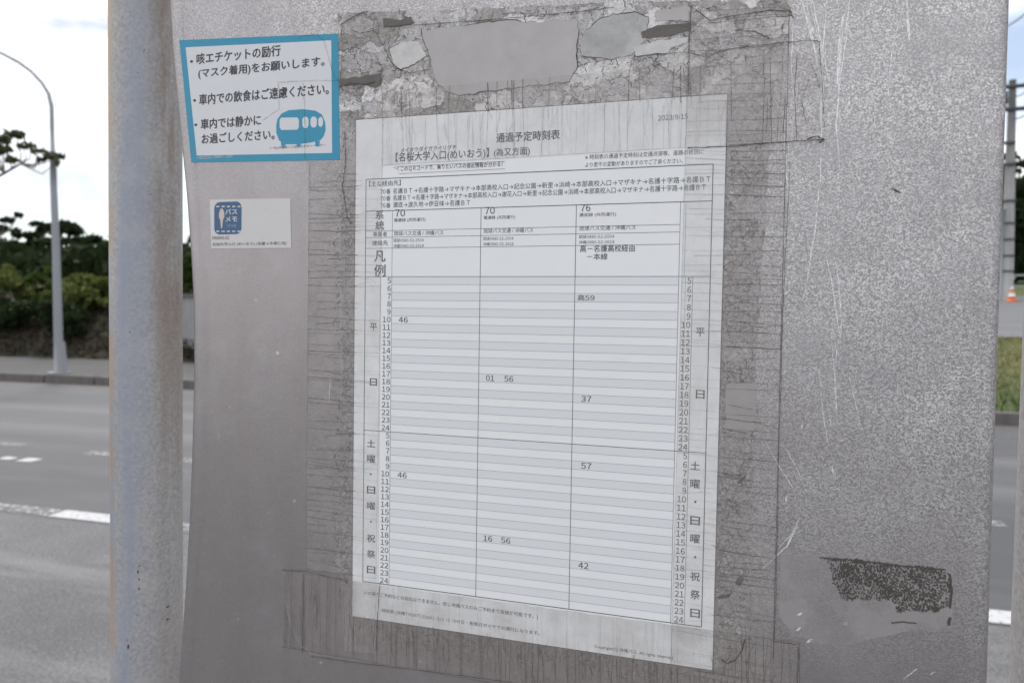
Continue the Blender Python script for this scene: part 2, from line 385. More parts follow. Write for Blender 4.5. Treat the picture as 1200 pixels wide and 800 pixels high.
for j in range(len(ys)-1):
    for i in range(n-1): fs.append((j*n+i, j*n+i+1, (j+1)*n+i+1, (j+1)*n+i))
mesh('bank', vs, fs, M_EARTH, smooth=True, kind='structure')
vs = []; fs = []; ly = [15.0+.9*i for i in range(19)]; lx = [-3+1.5*i for i in range(30)]
for y in ly:
    for x in lx: vs.append((x, y, max(hgt(x, y), lerp_tab(HR, y))+.03))
for j in range(len(ly)-1):
    for i in range(len(lx)-1): fs.append((j*30+i, j*30+i+1, (j+1)*30+i+1, (j+1)*30+i))
mesh('side_lot', vs, fs, M_LOT, smooth=True, kind='structure')

# ------------------------------------------------------------------ vegetation
def m_leaf(name, a, b):
    k = NT(name); rnd = k.n('ShaderNodeNewGeometry').outputs['Random Per Island']
    n = k.noise(k.co(), 1.1, 3); f = k.math('MULTIPLY_ADD', rnd, .5, k.math('MULTIPLY_ADD', n, .9, -.2), clamp=True)
    b_ = k.n('ShaderNodeBsdfPrincipled', {'Base Color': k.mix(f, a, b), 'Roughness': .8, 'Specular IOR Level': .15}).outputs[0]
    t = k.n('ShaderNodeBsdfTranslucent', {'Color': k.mix(f, a, b)}).outputs[0]
    return k.out(k.n('ShaderNodeMixShader', {0: .25, 1: b_, 2: t}).outputs[0])
M_LDARK = m_leaf('dark_leaves', (.012, .022, .009), (.035, .052, .018))
M_LMID = m_leaf('green_leaves', (.035, .065, .015), (.095, .135, .035))
M_LYEL = m_leaf('fresh_leaves', (.06, .09, .02), (.15, .17, .05))
M_LOLIVE = m_leaf('olive_leaves', (.045, .055, .025), (.10, .11, .055))
M_BARK = m_conc('bark', (.10, .085, .07), (.2, .175, .15), 12)
def leaves(clumps, size, rnd=random):
    v = []; f = []
    for (c, r, n) in clumps:
        for _ in range(n):
            d = Vector((rnd.gauss(0, 1), rnd.gauss(0, 1), rnd.gauss(0, 1))).normalized()*(rnd.random()**.4)
            p = Vector(c)+Vector((d.x*r[0], d.y*r[1], d.z*r[2]))
            q = Vector((rnd.gauss(0, 1), rnd.gauss(0, 1), rnd.gauss(0, .6)+.5)).normalized()
            u = q.orthogonal().normalized(); u.rotate(Matrix.Rotation(rnd.uniform(0, 6.3), 3, q)); w_ = q.cross(u)
            s = size*rnd.uniform(.6, 1.35); b = len(v)
            v += [tuple(p-u*s), tuple(p+w_*s*.45-u*s*.1), tuple(p+u*s), tuple(p-w_*s*.45-u*s*.1)]; f.append((b, b+1, b+2, b+3))
    return v, f
def tree(name, label, cat, base, trunk, clumps, size, mat, group=None, r0=.14):
    base = Vector(base); t = empty(name, base); tag(t, label, cat, group)
    m = MB(); tp = [Vector(p)-base for p in trunk]
    m.tube(tp, [r0*(1-.6*i/max(1, len(tp)-1)) for i in range(len(tp))], 9)
    for c, r, n_ in clumps:
        c = Vector(c)-base; a = min(tp[len(tp)//2:], key=lambda p: (p-c).length)
        md = (a+c)*.5+Vector((random.uniform(-.1, .1), random.uniform(-.1, .1), -.12*(c-a).length))
        m.tube([a, md, c], [r0*.32, r0*.2, r0*.07], 6)
    m.build('trunk', M_BARK, t, True)
    v, f = leaves([(Vector(c)-base, r, n_) for c, r, n_ in clumps], size)
    mesh('crown', v, f, mat, t)
    return t
def clumps_px(lst, Y, flat=1.0, split=5):     # (px, py, radius px x, radius px y, count)
    out = []
    for (x, y, rx, ry, n_) in lst:
        yy = Y+random.uniform(-.8, .8); p = at(x, y, yy); sc = (p-CW).dot(RW.col[1])/F
        if n_ < 150: out.append((p, (rx*sc*1.1, rx*sc*flat, ry*sc), n_)); continue
        out.append((p, (rx*sc*.8, rx*sc*flat*.8, ry*sc*.75), n_//3))
        for _ in range(split):
            d = Vector((random.gauss(0, .55), random.gauss(0, .5), random.gauss(.1, .5))); q_ = p+Vector((d.x*rx*sc, d.y*rx*sc*flat, d.z*ry*sc)); r_ = random.uniform(.28, .6)
            out.append((q_, (rx*sc*r_, rx*sc*flat*r_, ry*sc*r_*random.uniform(.7, 1.2)), int(n_*.8/split)))
    return out
# overhanging street tree left of the lamp
b0 = gnd(-95, 432, .14)
tree('street_tree', 'slender tree with sparse feathery sprays reaching towards the street lamp', 'tree', b0,
     [b0-Vector((0, 0, .2)), at(-92, 350, b0.y), at(-80, 280, b0.y), at(-55, 235, b0.y), at(-28, 220, b0.y), at(5, 203, b0.y), at(24, 192, b0.y)],
     clumps_px([(18, 158, 12, 4, 45), (4, 164, 10, 4, 40), (0, 176, 9, 5, 32), (14, 187, 8, 3, 22), (36, 170, 7, 3, 14), (44, 177, 6, 3, 9), (26, 172, 6, 3, 9), (-30, 170, 25, 10, 300), (-60, 190, 30, 15, 400), (-100, 150, 40, 25, 500),
                (58, 182, 7, 3, 16), (48, 187, 5, 2, 9), (70, 183, 6, 2, 12), (66, 190, 2, 5, 6), (-120, 220, 40, 25, 500)], b0.y, .8), .09, M_LOLIVE, r0=.05)
# umbrella-crowned pine behind the bank
b1 = at(93, 330, 27); b1.z = hgt(b1.x, b1.y)-.1
tree('pine_tree', 'dark umbrella-crowned pine rising above the hedge behind the lamp', 'tree', b1,
     [b1, at(92, 330, 27), at(88, 300, 27), at(82, 280, 27)],
     clumps_px([(82, 268, 16, 8, 700), (55, 268, 14, 5, 420), (38, 276, 14, 4, 340), (66, 283, 20, 5, 420), (96, 284, 18, 6, 420), (30, 290, 25, 8, 620),
                (75, 300, 28, 10, 900), (108, 296, 12, 5, 240), (118, 306, 14, 8, 350), (105, 312, 20, 12, 520), (55, 310, 26, 10, 700)], 27, .9), .17, M_LDARK, r0=.2)
b2 = at(-20, 330, 24); b2.z = hgt(b2.x, b2.y)-.1
tree('broadleaf_tree', 'dusky broadleaf tree with thin top sprays beside the umbrella pine', 'tree', b2,
     [b2, at(-18, 330, 24), at(-12, 300, 24), at(-4, 278, 24)],
     clumps_px([(8, 258, 9, 3, 60), (22, 252, 5, 2, 24), (2, 268, 8, 4, 70), (-8, 290, 22, 12, 700), (14, 292, 14, 8, 420), (20, 275, 6, 3, 50), (-40, 280, 40, 25, 1200), (8, 312, 24, 10, 600)], 24, .8), .15, M_LDARK, r0=.16)
# shrubs along the top of the bank, left
def shrub(label, lst, Y, mat, size=.085, group='shrubs along the bank'):
    b = at(lst[0][0], 395, Y); b.z = hgt(b.x, b.y)-.05
    top = clumps_px(lst, Y, .8)
    t = tree('shrub', label, 'shrub', b, [b, b+Vector((.05, 0, .3)), b+Vector((-.05, .05, .7))], top, size, mat, group, .06)
shrub('yellow-green shrub on the bank left of the lamp post', [(12, 330, 24, 13, 900), (-16, 338, 26, 16, 800), (28, 345, 18, 12, 500), (10, 318, 12, 8, 260)], 15.6, M_LYEL)
shrub('leafy green shrub on the bank directly behind the lamp post', [(52, 338, 20, 16, 700), (62, 350, 22, 14, 700), (44, 324, 10, 7, 260)], 15.9, M_LMID)
shrub('bright green shrub between lamp post and sign post', [(104, 332, 24, 14, 900), (84, 342, 20, 14, 650), (122, 342, 22, 16, 700), (98, 350, 26, 12, 600)], 15.7, M_LYEL)
shrub('dark low shrub under the yellow-green bank shrub', [(8, 372, 34, 20, 1900), (-22, 376, 30, 20, 1200), (34, 382, 22, 19, 1100), (10, 398, 26, 9, 700)], 14.9, M_LDARK)
shrub('dark low shrub at the foot of the bank behind the lamp', [(78, 370, 34, 19, 1900), (110, 376, 28, 20, 1600), (55, 384, 22, 17, 1100), (92, 398, 26, 9, 700)], 15.0, M_LDARK)
shrub('dark green bush beside the end of the concrete wall', [(212, 318, 16, 14, 600), (226, 330, 14, 14, 600), (190, 325, 26, 20, 900), (170, 350, 26, 20, 900), (222, 306, 8, 8, 200), (222, 345, 14, 12, 500)], 15.4, M_LMID)
# dark leaves added over the bank to stand for tree shade
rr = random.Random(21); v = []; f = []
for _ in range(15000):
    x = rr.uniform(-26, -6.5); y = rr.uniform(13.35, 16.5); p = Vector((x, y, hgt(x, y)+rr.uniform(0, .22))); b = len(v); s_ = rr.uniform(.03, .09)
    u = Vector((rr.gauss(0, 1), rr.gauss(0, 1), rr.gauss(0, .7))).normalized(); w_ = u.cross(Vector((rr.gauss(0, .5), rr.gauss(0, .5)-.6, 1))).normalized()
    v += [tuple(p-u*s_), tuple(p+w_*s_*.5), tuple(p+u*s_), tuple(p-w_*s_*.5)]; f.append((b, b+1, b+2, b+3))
g = mesh('bank_shade_leaves', v, f, m_leaf('shade_leaf_dark', (.012, .014, .007), (.045, .035, .02)), kind='stuff'); tag(g, 'added layer of dark leaves standing for tree shade on the earth bank', 'shade cover')
# the wood behind everything: one far mass
def wood(name, label, spans, size, mat):
    rr = random.Random(5); v = []; f = []
    for (x0, x1, y, zlo, zhi, nclump) in spans:
        for _ in range(nclump):
            x = rr.uniform(x0, x1); yy = y+rr.uniform(-2, 3); g = hgt(x, yy); z = g+rr.uniform(zlo, zhi)
            a, b = leaves([((x, yy, z), (rr.uniform(.7, 1.5), rr.uniform(.7, 1.3), rr.uniform(.5, 1.0)), 120)], size, rr)
            o = len(v); v += a; f += [tuple(o+i for i in q) for q in b]
    return mesh(name, v, f, mat, kind='stuff')
wd = wood('woodland', '', [(-48, -8, 22, 0, 1.2, 200), (-8, 30, 40, 0, 5.0, 210), (-8, 34, 44, 3, 7.2, 120)], .26, M_LDARK)
tag(wd, 'dark mass of woodland closing the view behind the road', 'woodland')
# trees beyond the side lot, right
def rtree(label, lst, Y, mat, size=.2):
    b = at(lst[0][0], 330, Y); b.z = hgt(b.x, b.y)-.1
    tree('broadleaf_tree', label, 'tree', b, [b, b+Vector((.1, 0, 1.2)), b+Vector((0, .1, 2.4))], clumps_px(lst, Y, .9), size, mat, 'trees beyond the side lot', .22)
rtree('dark round-topped tree standing right of the utility pole', [(1206, 228, 15, 16, 700), (1200, 262, 12, 22, 800), (1215, 290, 25, 30, 1200), (1196, 300, 10, 20, 500), (1225, 240, 20, 25, 800)], 37, M_LDARK)
rtree('lower dark tree seen between sign panel and utility pole', [(1164, 262, 10, 16, 600), (1150, 270, 25, 28, 1300), (1168, 300, 10, 22, 700), (1172, 246, 5, 7, 120), (1140, 300, 30, 30, 900)], 38, M_LDARK)
# verge grass, right
def m_grass():
    k = NT('verge_grass'); rnd = k.n('ShaderNodeNewGeometry').outputs['Random Per Island']
    y = k.sep(k.co())[1]; dry = k.ramp(k.math('MULTIPLY_ADD', y, .5, -5.3), (.1, 0), (.9, 1))
    fr = k.mix(rnd, (.04, .08, .015), (.12, .17, .04)); dr = k.mix(rnd, (.20, .185, .07), (.36, .31, .14))
    return k.out(k.bsdf(k.mix(k.math('MULTIPLY', dry, .85), fr, dr), .7))
rr = random.Random(11); v = []; f = []
for _ in range(26000):
    x = rr.uniform(-2, 10); y = 10.12+4.9*rr.random(); z = hgt(x, y)-.02; hh = rr.uniform(.04, .15); a = rr.uniform(0, 6.3); wv = .012
    lx_, ly_ = rr.gauss(0, .07), rr.gauss(0, .07); b = len(v)
    v += [(x-wv*math.cos(a), y-wv*math.sin(a), z), (x+wv*math.cos(a), y+wv*math.sin(a), z), (x+lx_, y+ly_, z+hh)]; f.append((b, b+1, b+2))
g = mesh('verge_grass', v, f, m_grass(), kind='stuff'); tag(g, 'short rough grass on the sloping verge behind the kerb', 'grass')

# ------------------------------------------------------------------ concrete wall seen through the gap
cw = empty('concrete_wall', (0, 0, 0)); tag(cw, 'plain grey concrete wall across the road behind the pavement', 'wall')
wl = at(206, 400, 13.9); wt = at(218, 344, 13.9).z
m = MB(); m.box(wl.x, wl.x+5.2, 13.9, 14.15, -.1, wt-.09); m.build('wall_body', M_CONC, cw)
m = MB(); m.box(wl.x-.03, wl.x+5.23, 13.86, 14.19, wt-.09, wt); m.build('coping', M_KERB, cw)

# ------------------------------------------------------------------ street lamp
M_LAMP = (lambda k: k.out(k.bsdf(k.mix(k.noise(k.co(scale=(6, 6, .8)), 2, 4), (.24, .25, .265), (.32, .33, .345)), .5, .25)))(NT('lamp_galvanised'))
lb = gnd(69, 438, .14)
lamp = empty('street_lamp', lb); tag(lamp, 'tall grey street lamp with curved arm on the far pavement', 'street lamp')
LY = lb.y
def L(x, y): return at(x, y, LY)-lb
m = MB(); m.tube([Vector((0, 0, -.2)), L(68.5, 400), L(66, 300), L(63, 220), L(62, 178)], [.085, .08, .068, .058, .052], 16); m.build('pole', M_LAMP, lamp, True)
m = MB(); m.tube([L(62, 182), L(61, 150), L(60.5, 125), L(57, 110), L(49, 97), L(37, 84), L(22, 73), L(5, 64), L(-20, 54), L(-45, 48)], [.038]*4+[.034]*3+[.03]*3, 10); m.build('arm', M_LAMP, lamp, True)
e = L(-45, 48); bm = bmesh.new(); bmesh.ops.create_uvsphere(bm, u_segments=14, v_segments=8, radius=1)
for v_ in bm.verts:
    v_.co = Vector((v_.co.x*.34, v_.co.y*.15, v_.co.z*(.10 if v_.co.z > 0 else .05)))+e+Vector((-.25, 0, .04))
me = bpy.data.meshes.new('lamp_head'); bm.to_mesh(me); bm.free(); link('lamp_head', me, M_LAMP, lamp)
m = MB(); m.box(.05, .15, -.07, .07, .0, .62); m.v = [(x if z < .5 else x-(.05 if x > .1 else 0), y, z) for x, y, z in m.v]; m.build('service_box', M_LAMP, lamp)
m = MB(); m.tube([(0, 0, -.02), (0, 0, .04)], .19, 16); m.build('base_flange', M_LAMP, lamp)

# ------------------------------------------------------------------ utility pole, fence, cone
M_POLE = m_conc('pole_concrete', (.30, .295, .285), (.42, .41, .40), 4)
M_DARK = m_plain('dark_fitting', (.06, .065, .075), .6)
M_PORC = m_plain('porcelain', (.5, .5, .52), .3)
UY = 29.6; ub = at(1179, 350, UY); ub.z = hgt(ub.x, UY)+.02
up = empty('utility_pole', ub); tag(up, 'tall concrete utility pole with crossarms beyond the side lot', 'utility pole')
def U(x, y, dy=0): return at(x, y, UY+dy)-ub
sc = (ub-CW).dot(RW.col[1])/F
m = MB(); m.tube([Vector((0, 0, -.3)), U(1180.5, 300), U(1183, 220), U(1186.8, 94)], [7*sc, 6.4*sc, 5.4*sc, 3.6*sc], 18); m.build('pole', M_POLE, up, True)
m = MB(); m.tube([Vector((-9*sc, -.05, -.1)), U(1171.5, 300, -.05), U(1175, 245, -.05)], 3.4*sc, 12); m.build('riser_pipe', m_plain('riser_grey', (.33, .36, .38), .5), up, True)
for (ya, yb, x0, x1) in ((103, 99, 1168, 1214), (129.5, 126, 1168, 1214)):
    m = MB(); m.tube([U(x0, ya, -.2), U(x1, yb, -.2)], .075, 8); a = m.build('crossarm', M_DARK, up)
    for xx in (x0+3, x0+9, x1-10, x1-3):
        t = (xx-x0)/(x1-x0); p = U(xx, ya+(yb-ya)*t, -.2); i_ = MB(); i_.tube([p, p+Vector((0, 0, .1)), p+Vector((0, 0, .26))], [.05, .085, .05], 8); i_.build('insulator', M_PORC, a)
for yy in (168, 193):
    m = MB(); m.tube([U(1172, yy, -.2), U(1190, yy-1, -.2)], .06, 8); m.build('crossarm', M_DARK, up)
m = MB(); m.tube([U(1176, 108, -.35), U(1176, 122, -.35)], .13, 12); m.build('switch_box', M_DARK, up)
for yy in (236, 262, 281, 300, 318):
    p = U(1183-(yy-220)*.033, yy); m = MB(); m.tube([p-Vector((0, 0, .04)), p+Vector((0, 0, .04))], 6.9*sc, 16); m.build('band', M_DARK, up)
def wire(a, b, sag=.3, rad=.014):
    pts = [a.lerp(b, i/12)-Vector((0, 0, sag*4*(i/12)*(1-i/12))) for i in range(13)]
    m = MB(); m.tube(pts, rad, 5); return m.build('overhead_wire', M_DARK)
W = [(at(1174, 99, UY-.2), at(1150, -60, 20), 'overhead wire climbing left from the upper crossarm'), (at(1200, 98, UY-.2), at(1330, -60, 22), 'overhead wire running right from the upper crossarm'),
     (at(1187, 113, UY-.2), at(1212, 96, UY-3), 'short slack wire below the upper crossarm'), (at(1187, 140, UY-.2), at(1230, 112, UY-4), 'lower slack wire leaving the second crossarm'),
     (at(1178, 32, 24), at(1240, -26, 20), 'thin wire crossing the sky above the utility pole'), (at(1174, 160, UY-.2), at(1174, 190, UY-.2), 'vertical drop wire beside the utility pole')]
for a, b, lab in W:
    tag(wire(a, b, .15 if 'drop' not in lab else 0, .02), lab, 'wire', 'overhead wires')
M_FENCE = m_plain('fence_green_grey', (.24, .30, .28), .5)
FY = 30.4; fa = at(1130, 324, FY); fb = at(1235, 322, FY); fe = empty('pipe_fence', (fa.x, FY, hgt(fa.x, FY))); tag(fe, 'grey-green pipe rail fence behind the utility pole', 'fence')
o_ = fe.location
m = MB(); m.tube([fa-o_, fb-o_], .035, 8); m.build('rail', M_FENCE, fe)
m = MB(); m.tube([fa-o_-Vector((0, 0, .42)), fb-o_-Vector((0, 0, .42))], .03, 8); m.build('rail', M_FENCE, fe)
nf = 5
for i in range(nf):
    p = fa.lerp(fb, i/(nf-1))-o_; m = MB(); m.tube([Vector((p.x, p.y, hgt(p.x+o_.x, FY)-o_.z-.1)), p+Vector((0, 0, .04))], .04, 8); m.build('fence_post', M_FENCE, fe)
cb = at(1185.5, 352, 28.9); cb.z = lerp_tab(HR, 28.9)+.03
cone = empty('traffic_cone', cb); tag(cone, 'orange and white traffic cone at the foot of the utility pole', 'traffic cone')
M_OR = m_plain('cone_orange', (.62, .13, .035), .5); M_CW = m_plain('cone_white', (.75, .75, .73), .5)
m = MB(); m.box(-.17, .17, -.17, .17, 0, .035); m.build('base', M_OR, cone)
hs = [(.035, .145), (.20, .108), (.34, .077), (.46, .05), (.56, .03)]
for i in range(4):
    m = MB(); m.tube([(0, 0, hs[i][0]), (0, 0, hs[i+1][0])], [hs[i][1], hs[i+1][1]], 14); m.build('band' if i % 2 else 'cone_body', M_CW if i % 2 else M_OR, cone, True)
# ================================================================== THE SIGN (panel frame: x right, y into the panel, z up)
def onpanel(o): o.matrix_world = MP; return o
stand = empty('bus_stop_sign'); onpanel(stand)
tag(stand, 'weathered galvanised bus stop panel held between two grey pipe posts', 'bus stop sign')
LE = [(0, 200), (60, 203.5), (110, 208), (180, 215), (230, 220), (300, 225), (360, 228), (430, 228.5), (500, 227), (560, 225), (620, 222.5), (690, 218.5), (760, 213.5), (800, 210.5)]
LEP = sorted((pix(x, y)[1], pix(x, y)[0]) for y, x in LE)
def xl(z):
    if z <= LEP[0][0]: return LEP[0][1]-(LEP[0][0]-z)*.02
    if z >= LEP[-1][0]: return LEP[-1][1]-(z-LEP[-1][0])*.02
    return lerp_tab(LEP, z)
def xr(z): return .2300 - .006*z
vs = []; fs = []; NZ = 84; prof = None
rnd = random.Random(3)
for j in range(NZ+1):
    z = -.42+.84*j/NZ; a = xl(z)-.0045; b = xr(z); row = []
    rl_ = .007
    row.append((a+.004, .014, z)); row.append((a, .010, z)); row.append((a+.0004, .005, z))
    for t in (0, .25, .5, .75, 1.0):
        an = t*math.pi/2; row.append((a+.0006+rl_*(1-math.cos(an)), .0055*(1-math.sin(an)), z))
    row.append((a+.0115, -.0002, z)); row.append((a+.0128, .0006, z)); row.append((a+.0142, 0, z)); row.append((a+.018, 0, z))
    NX = 40
    for i in range(1, NX): row.append((a+.018+(b-.022-a-.018)*i/NX, 0, z))
    rb = .0055
    row.append((b-.022, 0, z))
    for t in (0, .2, .4, .6, .8, 1.0):
        an = t*math.pi/2; row.append((b-rb+rb*math.sin(an), rb*(1-math.cos(an)), z))
    row.append((b, .011, z)); row.append((b-.004, .015, z))
    nr = len(row); vs += row
for j in range(NZ):
    for i in range(nr-1): fs.append((j*nr+i, j*nr+i+1, (j+1)*nr+i+1, (j+1)*nr+i))
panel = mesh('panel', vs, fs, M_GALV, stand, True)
sm = panel.modifiers.new('thickness', 'SOLIDIFY'); sm.thickness = .0012; sm.offset = -1
# posts
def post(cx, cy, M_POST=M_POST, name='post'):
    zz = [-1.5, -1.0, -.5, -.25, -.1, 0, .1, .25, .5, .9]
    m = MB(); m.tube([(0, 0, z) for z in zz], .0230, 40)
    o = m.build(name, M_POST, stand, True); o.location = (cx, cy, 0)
    c = MB(); c.tube([(0, 0, .9), (0, 0, .912), (0, 0, .92)], [.0258, .0258, .018], 28); c.build('cap', M_POST, o)
    c = MB(); c.tube([(0, 0, -1.47), (0, 0, -1.438)], .085, 24); c.build('base_flange', M_POST, o)
    return o
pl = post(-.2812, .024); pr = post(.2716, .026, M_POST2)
# black chips in the left post's paint
def chips(parent, cx, cy, lst):
    for (x, y, wpx, hpx) in lst:
        # lie on the tube surface that faces the camera
        X, Z = pix(x, y, cy-.022); bm = bmesh.new(); bmesh.ops.create_circle(bm, cap_ends=True, segments=9, radius=1)
        dx = max(-.0225, min(.0225, X-cx)); n_ = []
        for v_ in bm.verts:
            a = v_.co.x*wpx*.00017*random.uniform(.6, 1.2); b = v_.co.y*hpx*.0002*random.uniform(.6, 1.2)
            xx = max(-.0229, min(.0229, dx+a)); n_.append((xx, -math.sqrt(.02315**2-xx*xx)-.00005, Z+b))
        for v_, q in zip(bm.verts, n_): v_.co = q
        me = bpy.data.meshes.new('paint_chip'); bm.to_mesh(me); bm.free(); link('paint_chip', me, M_CRACK, parent)
chips(pl, -.2812, .024, [(160, 664, 3, 3), (159, 671, 3, 6), (160, 680, 2, 4), (160, 691, 3, 5), (151, 757, 4, 8), (150, 749, 2, 3), (153, 771, 2, 3), (152, 389, 2, 4), (178, 722, 2, 3), (182, 738, 2, 3)])
for z in (-.36, .36):
    m = MB(); m.box(-.31, .306, .0145, .0185, z-.02, z+.02); cbn = m.build('crossbar', M_POST, stand)
    for x in (-.20, .20):
        c = MB(); c.tube([(x, -.006, z), (x, -.001, z), (x, .022, z)], [.006, .007, .0045], 6); c.build('bolt', M_GALV, cbn)
# scratches and dents in the panel
def curve_px(pts, n=10):
    q = pp(*pts); out = []
    for i in range(len(q)-1):
        for t in range(n): u = t/n; out.append((q[i][0]+(q[i+1][0]-q[i][0])*u+random.gauss(0, .00012), q[i][1]+(q[i+1][1]-q[i][1])*u+random.gauss(0, .00012)))
    return out+[q[-1]]
SCR = [([(994, 30), (984, 95), (980, 150), (984, 195)], 1.6), ([(1060, 0), (1045, 60), (1041, 110), (1048, 155)], .9), ([(948, 0), (962, 60), (965, 110)], .8), ([(930, 12), (927, 70), (931, 130)], .8), ([(962, 150), (961, 210), (955, 270), (946, 330), (941, 350)], 1.2),
       ([(921, 100), (923, 150), (925, 190)], .7), ([(975, 295), (980, 310), (986, 370), (985, 400)], 1.0), ([(985, 380), (978, 430), (981, 494)], .9), ([(974, 390), (979, 460), (981, 495)], .8), ([(960, 430), (964, 480), (970, 520)], .8),
       ([(995, 440), (1003, 475), (1010, 505)], .6), ([(940, 494), (939, 502)], 1.4), ([(974, 545), (979, 560)], 1.6), ([(893, 510), (912, 545), (932, 575)], .9), ([(918, 520), (932, 545), (945, 575)], .6), ([(890, 668), (905, 655), (921, 640), (935, 615)], 1.2),
       ([(885, 642), (892, 652), (898, 662)], 1.0), ([(921, 640), (930, 620), (937, 606)], .8), ([(912, 642), (925, 627), (941, 620)], .7), ([(884, 603), (903, 602)], .8), ([(930, 575), (938, 565)], .8), ([(921, 580), (921, 588)], 1.8), ([(972, 490), (974, 498)], 1.2),
       ([(1058, 795), (1075, 783)], 1.0), ([(1090, 790), (1096, 786)], .7), ([(914, 120), (911, 190)], .5), ([(944, 0), (950, 30)], .9), ([(1026, 110), (1024, 170)], .5), ([(969, 250), (972, 300)], .5), ([(1003, 305), (1000, 350)], .4), ([(934, 720), (940, 717)], 2.2), ([(933, 738), (938, 734)], 2.0), ([(945, 752), (952, 748)], 2.2),
       ([(940, 0), (950, 40), (962, 92)], 2.0), ([(952, 0), (958, 30), (968, 80)], 1.2), ([(968, 10), (964, 60), (962, 130), (963, 170)], 1.6), ([(988, 20), (984, 60), (981, 100)], 3.6), ([(996, 0), (990, 40)], 1.5), ([(1062, 0), (1064, 30), (1066, 50)], 2.2), ([(946, 20), (954, 40)], 2.4), ([(919, 140), (921, 200), (926, 250)], 1.0), ([(935, 100), (926, 170)], .8), ([(968, 300), (975, 330), (984, 395)], 1.2), ([(388, 440), (386, 470)], .6), ([(250, 480), (260, 520)], .3), ([(300, 240), (330, 250)], .3)]
for pts, wpx in SCR:
    c = curve_px(pts, 5); n_ = len(c); m = MB()
    m.ribbon(c, [wpx*.00056*(.25+.75*math.sin(math.pi*min(1, max(0, (i+.4)/(n_))))) for i in range(n_)], -.0006 if pts[0][0] < 935 else -.00012); m.build('scratch', M_SCR, panel)
m = MB(); m.slab(wobble(pp((1044, 220), (1050, 222), (1056, 226), (1050, 225)), .001, .0002), -.0001, .0003); m.build('dent', M_CRACK, panel)

# ------------------------------------------------------------------ old residue and tape on the panel
def patch(name, label, cat, pts, yf, mat, step=.003, amp=.0005, group=None, rim=None):
    poly = wobble(pp(*pts), step, amp); m = MB(); m.slab(poly, yf, .0004); o = onpanel(m.build(name, mat)); tag(o, label, cat, group)
    if rim:
        r_ = MB(); ph = random.uniform(0, 6); loop = poly+[poly[0]]; r_.ribbon(loop, [max(.05, .45+.6*math.sin(ph+i*.23)+random.uniform(-.3, .3))*rim*.0006 for i in range(len(loop))], yf-.00005); r_.build('dirt_shadow_edge', M_CRACK, o)
    return o
M_RES = m_residue('dirty_adhesive', (.20, .175, .155), (.74, .70, .675), .38, .62, 170, .62, cr=.8, crackle=(420, 230))
M_RESB = m_residue('brown_adhesive', (.20, .165, .145), (.50, .45, .42), .40, .62, 130, .6, cr=.3)
def m_flaky():
    k = NT('flaking_adhesive'); c = k.co()
    wn = k.n('ShaderNodeTexNoise', {'Vector': c, 'Scale': 55, 'Detail': 5, 'Roughness': .7}).outputs['Color']
    wc = k.n('ShaderNodeVectorMath', {0: c, 1: k.n('ShaderNodeVectorMath', {0: wn, 'Scale': .022}, operation='SCALE').outputs[0]}, operation='ADD').outputs[0]
    wm = k.n('ShaderNodeMapping', {'Vector': wc, 'Scale': (62, 62, 95)}).outputs[0]
    cellc = k.sep(k.voro(wm, 1.0, out='Color')); edge = k.ramp(k.voro(wm, 1.0, 'DISTANCE_TO_EDGE'), (0, 1), (.05, 0))
    f = k.noise(c, 420, 5, .8); g = k.noise(c, 150, 4, .7)
    tone = k.math('ADD', k.math('MULTIPLY', cellc[0], .36), k.math('ADD', k.math('MULTIPLY', f, .62), k.math('MULTIPLY', g, .45)))
    base = k.ramp(tone, (.40, (.17, .148, .13)), (.66, (.47, .44, .415)), (.92, (.90, .87, .85)))
    e = k.math('MULTIPLY', edge, k.ramp(g, (.42, 0), (.58, 1)))
    base = k.mix(k.math('MULTIPLY', e, .55), base, (.10, .085, .075))
    al = k.math('MAXIMUM', k.ramp(k.math('ADD', k.math('MULTIPLY', cellc[1], .4), k.math('MULTIPLY', g, .8)), (.42, .1), (.68, .92)), k.math('MULTIPLY', e, .7))
    return k.out(k.bsdf(base, .65, 0, k.bump(k.math('ADD', k.math('MULTIPLY', cellc[0], .8), k.math('SUBTRACT', f, e)), .9, .0008)), al)
M_RES2 = m_flaky()
M_RES3 = m_residue('thin_adhesive', (.28, .25, .235), (.62, .58, .56), .40, .66, 210, .35, cr=.4, crackle=(150, 420))
G1 = 'old adhesive marks'
patch('adhesive_residue', 'wide crumbling band of old adhesive above the timetable sheet', 'residue', [(392, 16), (520, 12), (700, 4), (920, -2), (930, 20), (905, 110), (855, 118), (640, 132), (416, 148), (398, 150)], -.00010, M_RES2, group=G1)
patch('adhesive_residue', 'dark gritty adhesive strip along the left edge of the timetable sheet', 'residue', [(400, 130), (420, 132), (421, 420), (418, 672), (392, 668), (398, 560), (402, 420), (399, 260)], -.00010, M_RES, group=G1)
patch('adhesive_residue', 'dark gritty adhesive strip along the right edge of the timetable sheet', 'residue', [(846, 110), (905, 108), (898, 240), (891, 330), (884, 470), (880, 620), (882, 700), (870, 760), (834, 790), (832, 700), (838, 400)], -.00010, M_RES, group=G1)
patch('adhesive_residue', 'brown smeared adhesive band under the bottom edge of the timetable sheet', 'residue', [(398, 690), (412, 718), (640, 755), (838, 784), (880, 760), (900, 800), (880, 830), (600, 800), (420, 745)], -.00010, M_RESB, group=G1)
patch('adhesive_residue', 'thin faded adhesive film left of the timetable sheet', 'residue', [(362, 190), (398, 190), (398, 670), (360, 664)], -.00008, M_RES3, group=G1)
M_GREY = (lambda k: k.out(k.bsdf(k.mix(k.noise(k.co(), 70, 4, .65), (.33, .305, .295), (.45, .425, .41)), .35, .4, k.bump(k.noise(k.co(), 300, 2), .1, .0004))))(NT('bare_grey_film'))
